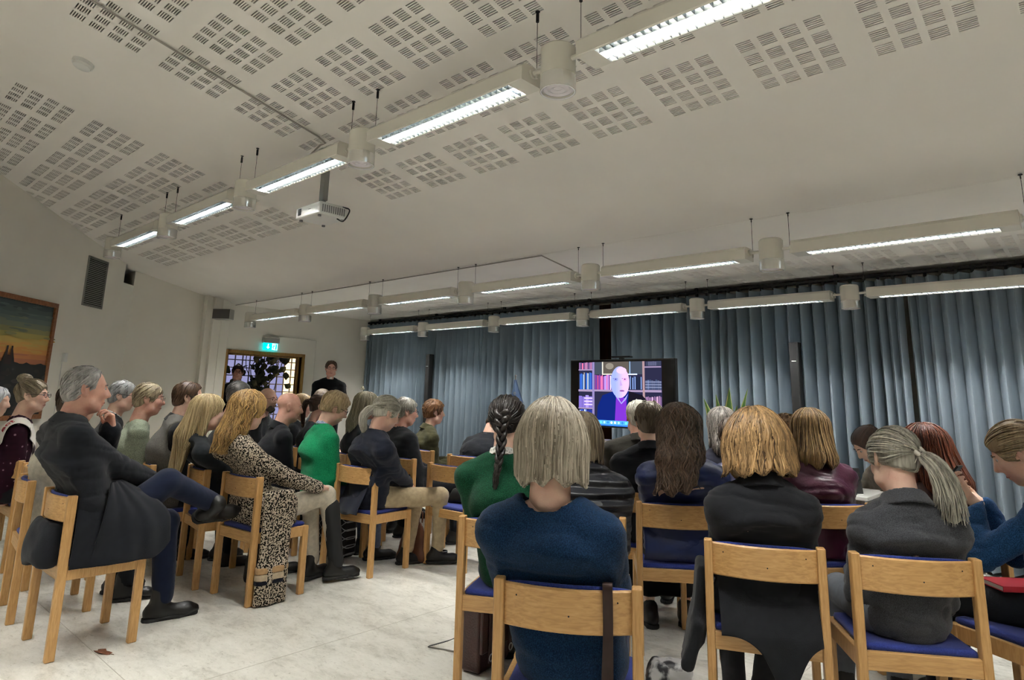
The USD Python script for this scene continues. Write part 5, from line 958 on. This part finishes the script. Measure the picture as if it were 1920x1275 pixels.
S += [(ellp(.525, .68, .112, .245, 40), '#8a97f2')] + [([(u, v) for u, v in ellp(.525, .68, .112, .245, 60) if u > .47 + .022 * k], c_) for k, c_ in enumerate(['#949bf0', '#a09eec', '#b0a2e8', '#c0a6e4', '#cea8e0', '#d8a8dc'])] + [(ellp(.545, .86, .06, .05, 24), '#d9aee0'), (rect(.44, .735, .50, .742), '#5a5aa8'), (rect(.55, .735, .61, .742), '#7a5a90'), (ellp(.475, .72, .028, .028, 18), '#7f88dc'), (ellp(.585, .72, .028, .028, 18), '#c898cc'), (ellp(.475, .725, .010, .010, 10), '#3c3a78'), (ellp(.585, .725, .010, .010, 10), '#5a3c68'), ([(.53, .72), (.555, .63), (.525, .62)], '#a88ccc'), (ellp(.55, .545, .03, .014, 18), '#8a5a98'), (rect(.53, .544, .57, .548), '#4a2c58')]
S.append((rect(0, .02, 1, .085), '#4d9cf0')); S.append((rect(0, 0, 1, .022), '#2f6fe0'))
for i in range(22): S.append((ellp(.03 + i * .0435, .053, .013, .020, 12), ['#d8f0ff', '#5cd0f4', '#9ad0ff', '#2f78e8', '#e8e8ff', '#60e0e8', '#8a6af0'][int(br.integers(7))]))
IX0, IX1, IZ0, IZ1 = -.535, .505, TZ0 + .018, TZ1 - .026
m, cs = flat_quads([([(u * (IX1 - IX0), v * (IZ1 - IZ0)) for u, v in q], c) for q, c in S], np.array([IX0, -.0312, IZ0]), np.array([1.0, 0, 0]), np.array([0, 0, 1.0]), np.array([0, -1.0, 0]), lift=.0004)
obj('shown_picture', m, vcol('screen_light', emission=1.0), tv, attrs={'col': cs})
obj('camera_bar', cat([rbx(-.10, .13, -.04, .03, TZ1 + .018, TZ1 + .034, .004), bx(-.01, .03, -.02, .02, TZ1 - .002, TZ1 + .02)]), BLACK, tv)
for s in (-.44, .44): obj('column', rbx(s - .022, s + .022, .035, .075, .06, 1.5, .004), STEEL, tv, smooth=35)
obj('base', cat([rbx(s - .03, s + .03, -.36, .40, .03, .07, .006) for s in (-.44, .44)] + [rbx(-.44, .44, .03, .08, .05, .09, .006), rbx(-.44, .44, .03, .06, 1.2, 1.3, .004)]), BLACK, tv, smooth=35)
for x, y in ((-.44, -.33), (.44, -.33), (-.44, .37), (.44, .37)): obj('castor', cyl((x - .012, y, .024), (x + .012, y, .024), .024, 14), BLACK, tv)
for x, z1, lb in ((-7.76, 1.94, 'tall thin black column loudspeaker between the folds of the left curtain'), (-2.243, 1.925, 'tall thin black column loudspeaker before the curtain, right of the snake plant')):
    t = thing('column_loudspeaker', lb, 'loudspeaker', (x, 6.66, 0), group='column loudspeakers')
    obj('cabinet', rbx(-.045, .045, -.045, .045, .60, z1, .006), DARK, t, smooth=35); obj('grille', rbx(-.038, .038, -.049, -.043, .62, z1 - .02, .003), plain('grille_black', (.006, .006, .007), .7), t); obj('badge', bx(-.022, .022, -.0505, -.0485, z1 - .19, z1 - .182), WHITEP, t, label='small white maker mark, too small to read')
    obj('stand', cat([cyl((0, 0, .02), (0, 0, .61), .016, 12), cyl((0, 0, 0), (0, 0, .02), .14, 32)]), DARK, t, smooth=35)
# flag
fg = thing('table_flag', 'pale blue flag with a white emblem drooping on a thin floor pole', 'flag', (-5.15, 5.76, 0))
obj('pole', cyl((0, 0, .02), (0, 0, 1.56), .008, 10), STEEL, fg); obj('finial', xf(trimesh.creation.icosphere(2, .014), t=(0, 0, 1.57)), STEEL, fg); obj('foot', lathe([(.0005, 0), (.14, 0), (.14, .015), (.02, .03), (.0005, .03)], 32), BLACK, fg, smooth=40)
uu, vv = np.meshgrid(np.linspace(0, 1, 22), np.linspace(0, 1, 22), indexing='ij'); wd = .03 + .12 * (1 - vv); X = uu * wd - .35 * wd; Z = 1.525 - (1 - vv) * .235 - uu * .03 * (1 - vv); Y = -.012 + .018 * np.sin(uu * 9 + vv * 2) * (1.1 - vv)
gv = np.stack([X * .742 + .0 * Y, X * .67 + Y, Z], -1).reshape(-1, 3); gi = np.arange(22 * 22).reshape(22, 22); q = np.stack([gi[:-1, :-1], gi[1:, :-1], gi[1:, 1:], gi[:-1, 1:]], -1).reshape(-1, 4)
obj('cloth', (np.vstack([gv, gv + [0, .002, 0]]), np.vstack([q, q[:, ::-1] + len(gv)])), plain('flag_blue', '#9dbdf2', .8), fg, smooth=True)
obj('emblem', cat([xf(trimesh.creation.torus(.018, .003, 24, 6), rx(90), (.015, -.030, 1.365)), xf(trimesh.creation.torus(.009, .002, 20, 6), rx(90), (.015, -.030, 1.365))] + [bx(-.003, .033, -.032, -.028, 1.364, 1.366), bx(.014, .016, -.032, -.028, 1.347, 1.383)]), plain('flag_white', '#dfe6f4', .8), fg)
# snake plant on a stool
LEAF = mk('snake_leaf', {'t': ('texture_coordinate', {}), 'a': ('attribute', {'attribute': 'shade'}), 'n': ('noise_texture', {'scale': 22, 'detail': 3}), 'r': ('rgb_ramp', {'ramp': [(0, lin('#4d7d40')), (.45, lin('#86b463')), (.72, lin('#5f9250')), (.80, lin('#dfe08a')), (1, lin('#ecec9c'))]}), 'p': ('principled_bsdf', {'roughness': .4}), 'tr': ('translucent_bsdf', {'color': lin('#7f9c4a')}), 'm': ('mix_closure', {'fac': .15})}, [('a.fac', 'r.fac'), ('r.color', 'p.base_color'), ('p.BSDF', 'm.closure1'), ('tr.BSDF', 'm.closure2')], surface='m.closure')
sp = thing('snake_plant', 'potted snake plant with tall yellow-edged leaves in front of the curtain', 'plant', (-2.70, 6.04, 0))
obj('pot', lathe([(.0005, .45), (.085, .45), (.115, .68), (.12, .70), (.108, .70), (.10, .66), (.0005, .66)], 32), plain('pot_white', (.5, .48, .44), .4), sp, smooth=40); obj('soil', cyl((0, 0, .655), (0, 0, .672), .099, 24), plain('soil', (.02, .013, .008), .9), sp)
def leaf(base, tip, w, bend, n=16, tw=.5):
    b, t_ = np.asarray(base, float), np.asarray(tip, float); mid = (b + t_) / 2 + np.asarray(bend, float); c = bezier([b, mid, t_], n); t = np.gradient(c, axis=0); t /= np.linalg.norm(t, axis=1, keepdims=True); k = np.linspace(0, 1, n)
    a = tw * k; s0 = np.stack([np.cos(a) * .742, np.cos(a) * .67 + 0 * a, np.sin(a) * .3], 1); s = s0 - t * (s0 * t).sum(1, keepdims=True); s /= np.linalg.norm(s, axis=1, keepdims=True); u = np.cross(t, s); ww = w * np.minimum(1, (1 - k) * 3.2 + .02) ** .8 * (.6 + .4 * np.sin(k * PI))
    V, Sd = [], []
    for side in (1, -1):
        for j in (-1, -.82, -.4, 0, .4, .82, 1): V.append(c + s * (ww * j)[:, None] + u * (ww * (.28 * j * j) + side * .0014)[:, None]); Sd.append(np.full(n, .95 if abs(j) > .8 else .3 + .3 * abs(j)) + .12 * np.sin(k * 60 + j))
    V = np.stack(V, 1); Sd = np.stack(Sd, 1); F = []
    for i in range(n - 1):
        for j in range(6): F.append((i * 14 + j, i * 14 + j + 1, i * 14 + 15 + j, i * 14 + 14 + j)); F.append((i * 14 + 7 + j, i * 14 + 21 + j, i * 14 + 22 + j, i * 14 + 8 + j))
    return (V.reshape(-1, 3), np.array(F)), Sd.reshape(-1).clip(0, 1)
RL = np.array([.742, .67, 0])
for off, z, w, bd in ((-.20, 1.345, .030, -.03), (-.095, 1.385, .028, -.01), (.045, 1.455, .034, .0), (.215, 1.445, .020, .10), (.10, 1.29, .028, .02), (.145, 1.26, .026, .03), (-.02, 1.22, .03, 0), (.02, 1.18, .03, .01), (-.14, 1.17, .028, -.03)):
    ms, sh = leaf(RL * off * .18 + [0, .02 * math.sin(off * 40), .66], RL * off + [0, .03 * math.cos(off * 50), z + .012], w * 1.45, RL * (-off * .25 + bd * .2) + [0, 0, .02]); obj('leaf', ms, LEAF, sp, smooth=True, attrs={'shade': sh})
st = thing('plant_stool', 'round wooden stool under the snake plant', 'stool', (-2.70, 6.04, 0)); obj('top', cyl((0, 0, .42), (0, 0, .45), .16, 32), BEECH, st)
for a in range(4): obj('leg', cyl((.11 * math.cos(a * PI / 2), .11 * math.sin(a * PI / 2), .42), (.14 * math.cos(a * PI / 2), .14 * math.sin(a * PI / 2), 0), .013, 10), BEECH, st)
# flower table by the television, flower stand by the priest
DWOOD = noisy('dark_oak', (.022, .010, .005), (.045, .020, .010), scale=7, rough=.4, stretch=(6, 6, .7))
ft = thing('flower_table', 'narrow dark wooden table with a pale top below the television', 'table', (-3.93, 5.52, 0)); obj('top', rbx(-.22, .22, -.16, .16, .905, .93, .004), plain('pale_top', (.62, .58, .50), .4), ft)
obj('body', rbx(-.19, .19, -.13, .13, .05, .905, .004), DWOOD, ft); obj('plinth', bx(-.17, .17, -.11, .11, 0, .05), DARK, ft)
def rose(parent, c, r, mat):
    for k in range(9):
        a = k * 2.4; rr = r * (.25 + .085 * k); m = trimesh.creation.icosphere(2, 1); m.vertices = np.asarray(m.vertices) * [r * .62, r * .20, r * .60]; m = xf(m, rz(math.degrees(a) + 90) @ rx(18 + k * 4), np.asarray(c) + [rr * math.cos(a) * .8, rr * math.sin(a) * .8, .012 - .004 * k]); obj('petal', m, mat, parent, smooth=True)
PETAL = plain('white_petal', (.78, .74, .60), .6); GREEN = plain('stem_green', (.05, .11, .05), .6); EUC = plain('eucalyptus', (.16, .24, .17), .6)
def bouquet(name, label, loc, roses, leaves, vase_h=.10, vm=None):
    t = thing(name, label, 'flowers', loc); obj('vase', lathe([(.0005, 0), (.035, 0), (.045, vase_h * .5), (.022, vase_h * .9), (.028, vase_h), (.022, vase_h), (.016, vase_h * .88), (.0005, .01)], 24), vm or plain('vase_white', (.6, .6, .58), .3), t, smooth=40)
    for c, r in roses: obj('stem', tube(bezier([(0, 0, .02), (c[0] * .3, c[1] * .3, c[2] * .7), c], 8), .003, 6), GREEN, t); rose(t, c, r, PETAL)
    for c, r in leaves: obj('stem', tube(bezier([(0, 0, .03), (c[0] * .4, c[1] * .4, c[2] * .8), c], 8), .0025, 6), GREEN, t); m = trimesh.creation.icosphere(2, 1); m.vertices = np.asarray(m.vertices) * [r, r * .25, r * .8]; obj('leaf', xf(m, rz(c[0] * 900) @ rx(30), c), EUC, t, smooth=True)
bouquet('bouquet', 'white roses with grey-green leaves in a small vase below the television', (-3.86, 5.47, .93), [((.0, -.02, .155), .040), ((-.055, -.04, .135), .028)], [((-.12, -.08, .14), .030), ((-.15, -.07, .10), .028), ((-.10, -.09, .075), .032), ((-.07, -.06, .05), .028)], .06)
fs = thing('flower_stand', 'slim dark stand beside the standing priest', 'stand', (-8.53, 6.05, 0)); obj('top', cyl((0, 0, 1.16), (0, 0, 1.18), .12, 24), DWOOD, fs); obj('post', cyl((0, 0, .03), (0, 0, 1.16), .025, 12), DWOOD, fs); obj('foot', cyl((0, 0, 0), (0, 0, .03), .16, 24), DWOOD, fs)
bouquet('bouquet', 'single white flower in a vase beside the standing priest', (-8.53, 6.05, 1.18), [((-.02, -.05, .22), .032)], [((.0, -.05, .15), .024), ((.03, -.03, .12), .022)], .10)
# writing table on the right
wt = thing('writing_table', 'white-topped table at which the young woman writes', 'table', (-1.66, 5.14, 0)); obj('top', rbx(-.30, .42, -.25, .25, .715, .74, .004), plain('table_white', (.62, .62, .60), .4), wt)
for x in (-.27, .39):
    for y in (-.22, .22): obj('leg', cyl((x, y, 0), (x, y, .715), .018, 10), STEEL, wt)
pa = thing('paper', 'white sheets of paper under the hands of the young woman writing', 'paper', (-1.62, 5.22, .74), 35)
for k in range(3): obj('sheet', xf(bx(-.105, .105, -.148, .148, .0012 * k, .0012 * k + .001), rz(k * 7 - 5)), plain('paper_white', (.75, .75, .73), .7), pa)
tb = thing('tablet_computer', 'black tablet leaning upright on the writing table', 'tablet', (-1.40, 4.98, .7405), 40); obj('body', xf(rbx(-.12, .12, -.004, .004, 0, .17, .003), rx(-14)), BLACK, tb); obj('glass', xf(bx(-.112, .112, .0041, .0048, .008, .162), rx(-14)), plain('screen_glass', (.006, .006, .008), .1), tb); obj('stand', xf(rbx(-.05, .05, -.06, -.005, 0, .008, .002), None), BLACK, tb)
# ---------------------------------------------------------------- bags and small things on the floor
MAROON = noisy('maroon_leather', (.030, .006, .005), (.055, .012, .010), scale=10, rough=.3, bump=.15, bscale=120, spec=.5)
sb = thing('satchel', 'dark red leather satchel with buckle straps on the floor beside the dark green jumper', 'bag', (-2.50, 2.62, 0), 100)
obj('body', rbx(-.15, .15, -.055, .055, .003, .31, .018), MAROON, sb, smooth=40); obj('flap', cat([rbx(-.156, .156, -.070, .058, .285, .325, .012), rbx(-.156, .156, -.076, -.058, .10, .315, .006)]), MAROON, sb, smooth=40)
for x in (-.09, .09): s_ = obj('strap', rbx(x - .014, x + .014, -.084, -.076, .05, .30, .003), MAROON, sb); obj('buckle', xf(trimesh.creation.torus(.016, .003, 16, 6), rx(90), (x, -.087, .075)), STEEL, s_)
obj('handle', tube(spline([(-.07, 0, .32), (-.06, 0, .37), (.06, 0, .37), (.07, 0, .32)], 18), .009, 8), MAROON, sb, smooth=True)
obj('pocket', rbx(-.12, .12, .055, .085, .04, .22, .012), BLACK, sb, smooth=40, label='black fabric pocket on the side')
obj('loose_strap', ribbon(spline([(-.10, .08, .20), (-.02, .15, .12), (.02, .24, .06), (.0, .38, .004)], 24), np.tile([0, 0, 1.0], (len(spline([(-.10, .08, .20), (-.02, .15, .12), (.02, .24, .06), (.0, .38, .004)], 24)), 1)), .022, .003), BLACK, sb, label='black strap trailing on the floor')
def lump(name, label, cat_, loc, rot, hsz, mat, pinch=.0, handle=True, fold=.008, z=.0):
    t = thing(name, label, cat_, loc, rot)
    m = sdf_mesh(lambda p: rbox(np.stack([p[:, 0] / (1 - pinch * p[:, 2] / (2 * hsz[2])).clip(.2, 2), p[:, 1] / (1 - 1.6 * pinch * p[:, 2] / (2 * hsz[2])).clip(.2, 2), p[:, 2]], 1), (0, 0, hsz[2]), hsz, min(hsz) * .6), (-hsz[0] - .04, -hsz[1] - .04, -.03), (hsz[0] + .04, hsz[1] + .04, 2 * hsz[2] + .04), .012)
    m = ripple(m, lambda q: fold * (meshkit.fbm(q * 14, 3, 3) - .5) * 2); v = np.asarray(m.vertices); v[:, 2] = np.maximum(v[:, 2], .001); m.vertices = v; obj('body', m, mat, t, smooth=True)
    if handle:
        for s in (-1, 1): obj('handle', tube(spline([(-hsz[0] * .4, s * hsz[1] * .3, 2 * hsz[2] - .015), (-hsz[0] * .3, s * hsz[1] * .5, 2 * hsz[2] + .07), (hsz[0] * .3, s * hsz[1] * .5, 2 * hsz[2] + .07), (hsz[0] * .4, s * hsz[1] * .3, 2 * hsz[2] - .015)], 18), .006, 6), mat, t, smooth=True)
    return t
lump('tote_bag', 'brown leather tote bag between the feet of the woman with the white ponytail', 'bag', (-4.36, 3.66, 0), 20, (.15, .075, .155), noisy('brown_leather', (.085, .030, .016), (.14, .052, .028), scale=10, rough=.4, spec=.4), .55)
LAT = mk('lattice_fabric', {'t': ('texture_coordinate', {}), 'm': ('mapping', {'rotation': (0, PI / 4, 0), 'scale': (1, 1, 1)}), 'b': ('brick_texture', {'color1': (.006, .006, .008), 'color2': (.006, .006, .008), 'mortar': (.30, .31, .33), 'scale': 1, 'offset': 0, 'mortar_size': .003, 'brick_width': .045, 'row_height': .045}), 'x': ('separate_xyz', {}), 'c': ('combine_xyz', {}), 'p': ('principled_bsdf', {'roughness': .8})}, [('t.object', 'm.vector'), ('m.vector', 'x.vector'), ('x.x', 'c.x'), ('x.z', 'c.y'), ('c.vector', 'b.vector'), ('b.color', 'p.base_color')])
lump('shopping_bag', 'black shopping bag with a white diamond lattice under the chair of the woman in green', 'bag', (-4.93, 3.30, 0), 10, (.17, .09, .175), LAT, .05, fold=.004)
lump('black_bag', 'plain black bag standing under the chair of the woman in the printed coat', 'bag', (-4.60, 2.46, 0), 5, (.10, .09, .15), cloth('#0a0a0b', 'shiny'), .2, fold=.006)
lump('black_bag', 'black bag lying on the blue seat of the empty chair', 'bag', (-4.06, 3.92, .466), 15, (.12, .10, .055), cloth('#0a0a0c', 'shiny'), .3, fold=.010)
lump('plastic_bag', 'crumpled white and grey plastic bag on the floor behind the teal jumper chair', 'bag', (-1.74, 3.12, 0), 30, (.12, .09, .045), noisy('white_print_plastic', (.03, .03, .035), (.5, .5, .5), scale=11, rough=.35, mid=(.42, .50)), .3, fold=.018, handle=False)
cp = thing('paper_cup', 'black paper cup with a white rim standing on the floor', 'cup', (-4.14, 3.79, 0)); obj('cup', lathe([(.0005, 0), (.027, 0), (.038, .094), (.036, .094), (.0255, .003), (.0005, .003)], 28), plain('cup_black', (.012, .012, .012), .6), cp, smooth=40); obj('rim', xf(trimesh.creation.torus(.0375, .0024, 28, 8), t=(0, 0, .095)), plain('cup_rim', (.7, .7, .68), .5), cp, smooth=True)
lf = thing('dry_leaf', 'small dry brown leaf lying on the pale floor', 'leaf', (-3.98, 1.31, 0), 20); g = np.random.default_rng(6); a = np.linspace(0, 2 * PI, 18)[:-1]; pl = [( (.055 * math.cos(t)) * (1 + .25 * g.uniform(-1, 1)), .022 * math.sin(t) * (1 + .3 * g.uniform(-1, 1))) for t in a]
m = extr(Polygon(pl), .0016); m.vertices = np.asarray(m.vertices) + np.stack([0 * m.vertices[:, 0], 0 * m.vertices[:, 0], .006 * (m.vertices[:, 1] / .022) ** 2], 1); obj('blade', m, noisy('dry_leaf_brown', (.10, .035, .018), (.19, .075, .04), scale=30, rough=.7), lf); obj('stalk', cyl((.05, 0, .003), (.075, .006, .002), .0014, 6), plain('stalk_brown', (.10, .04, .02), .7), lf)
# shoulder bag on the front chair
RT = rz(31.0)
bg = thing('shoulder_bag', 'dark brown bag strap hung over the back of the teal jumper chair', 'bag', (-1.405, 1.885, 0), 31.0)
sx_ = .125; yb = -.190 - .040 * (1 - (sx_ / .199) ** 2); path = np.array([(sx_, yb + .030, .50), (sx_, yb + .034, .70), (sx_, yb + .026, .785), (sx_, yb, .793), (sx_ + .001, yb - .018, .785), (sx_ + .002, yb - .019, .66), (sx_ - .004, yb - .024, .50), (sx_ - .006, yb - .03, .33)]); pc = spline(path, 40)
tt = np.gradient(pc, axis=0); nn = np.cross(np.tile([1.0, 0, 0], (len(pc), 1)), tt); obj('strap', ribbon(pc, nn, .030, .003), noisy('strap_brown', (.020, .009, .007), (.035, .016, .012), scale=30, rough=.5), bg, smooth=35)
obj('pouch', rbx(sx_ - .11, sx_ + .10, yb - .10, yb - .035, .10, .34, .02), cloth('#15203c', 'plain'), bg, smooth=40)
# book and phone of the woman on the right
RP = rz(82)
bk = thing('book', 'red book lying in the lap of the woman with the phone', 'book', (-.37, 3.63, .598), 130); obj('cover', cat([bx(-.075, .075, -.11, .11, 0, .003), bx(-.075, .075, -.11, .11, .019, .022), bx(-.076, -.073, -.11, .11, 0, .022)]), plain('red_cover', '#c2263a', .5), bk); obj('pages', bx(-.073, .071, -.107, .107, .003, .019), plain('pages', (.7, .68, .62), .8), bk)
# ---------------------------------------------------------------- the room behind the doorway: lit window lattice, climbing plant, warm lamp
wn = thing('window_1', 'lattice window with pale lilac panes seen through the doorway', 'window', kind='structure'); WX, WY0, WY1, WZ0, WZ1, P_ = -12.55, 5.05, 7.35, .55, 2.35, .150
PANE = emit('dusk_pane', (.33, .33, .58), .55); PANEW = emit('lamplit_pane', (1.0, .72, .36), 1.4); FRW = plain('lattice_white', (.30, .29, .33), .6)
ny, nz = int((WY1 - WY0) / P_), int((WZ1 - WZ0) / P_)
for j in range(ny):
    for k in range(nz): obj('pane', bx(WX - .012, WX - .006, WY0 + j * P_ + .008, WY0 + (j + 1) * P_ - .008, WZ0 + k * P_ + .008, WZ0 + (k + 1) * P_ - .008), PANEW if WY0 + j * P_ > 6.72 else PANE, wn)
for j in range(ny + 1): obj('glazing_bar', bx(WX - .02, WX + .012, WY0 + j * P_ - .010, WY0 + j * P_ + .010, WZ0, WZ0 + nz * P_), FRW, wn)
for k in range(nz + 1): obj('glazing_bar', bx(WX - .02, WX + .010, WY0, WY0 + ny * P_, WZ0 + k * P_ - .009, WZ0 + k * P_ + .009), FRW, wn)
cl = thing('climbing_plant', 'dark-leaved climbing plant in front of the lattice window', 'plant', (-12.25, 6.2, 0)); g = np.random.default_rng(12)
LEAFD = noisy('climber_leaf', (.012, .022, .016), (.035, .055, .035), scale=8, rough=.45)
obj('pot', lathe([(.0005, 0), (.16, 0), (.2, .32), (.185, .32), (.15, .02), (.0005, .02)], 28), plain('pot_terracotta', (.25, .10, .05), .7), cl, smooth=40)
for k in range(7): obj('stem', tube(spline([(0.02 * k - .06, 0.03 * k - .1, .2), (g.uniform(-.1, .1), g.uniform(-.3, .3), 1.0), (g.uniform(-.1, .1), g.uniform(-.4, .4), 1.7), (g.uniform(-.1, .1), g.uniform(-.5, .5), 2.3)], 18), .008, 6), LEAFD, cl)
for k in range(230):
    z = g.uniform(.5, 2.35); y = g.normal(0, .26) + (.12 * math.sin(z * 4)); y = y if k < 190 else g.uniform(-.95, -.65); x = g.uniform(-.15, .12); r = g.uniform(.05, .10)
    o = [(0, -1), (.7, -.5), (.85, .1), (.45, .55), (0, 1.15), (-.45, .55), (-.85, .1), (-.7, -.5)]; m = trimesh.Trimesh(np.array([(0, 0, .12)] + [(a * r / r, b, 0) for a, b in o]) * r, [(0, i + 1, (i + 1) % 8 + 1) for i in range(8)], process=False); m2 = m.copy(); m2.invert(); m2.vertices = np.asarray(m2.vertices) - [0, 0, .002]
    obj('leaf', xf(cat([m, m2]), ryy(90 + g.uniform(-50, 50)) @ rz(g.uniform(0, 360)) @ rx(g.uniform(-40, 40)), (x, y, z)), LEAFD, cl)
lp = thing('floor_lamp', 'warm floor lamp glowing at the right side of the doorway room', 'lamp', (-11.9, 7.05, 0)); obj('shade', lathe([(.13, 1.25), (.17, 1.25), (.12, 1.60), (.115, 1.60), (.165, 1.255)], 28), emit('warm_shade', (1.0, .70, .34), 2.2), lp); obj('pole', cyl((0, 0, .02), (0, 0, 1.3), .012, 10), STEEL, lp); obj('base', cyl((0, 0, 0), (0, 0, .02), .14, 28), STEEL, lp)

pl_ = thing('ceiling_lamp', 'round white ceiling lamp in the room behind the doorway', 'lamp', (-11.0, 5.2, 2.55)); obj('base', cyl((0, 0, -.03), (0, 0, 0), .16, 28), WHITEP, pl_); obj('shade', lathe([(.0005, -.085), (.09, -.075), (.15, -.03), (.0005, -.03)], 28), emit('opal_shade', (1.0, .93, .82), 4.0), pl_, smooth=40)
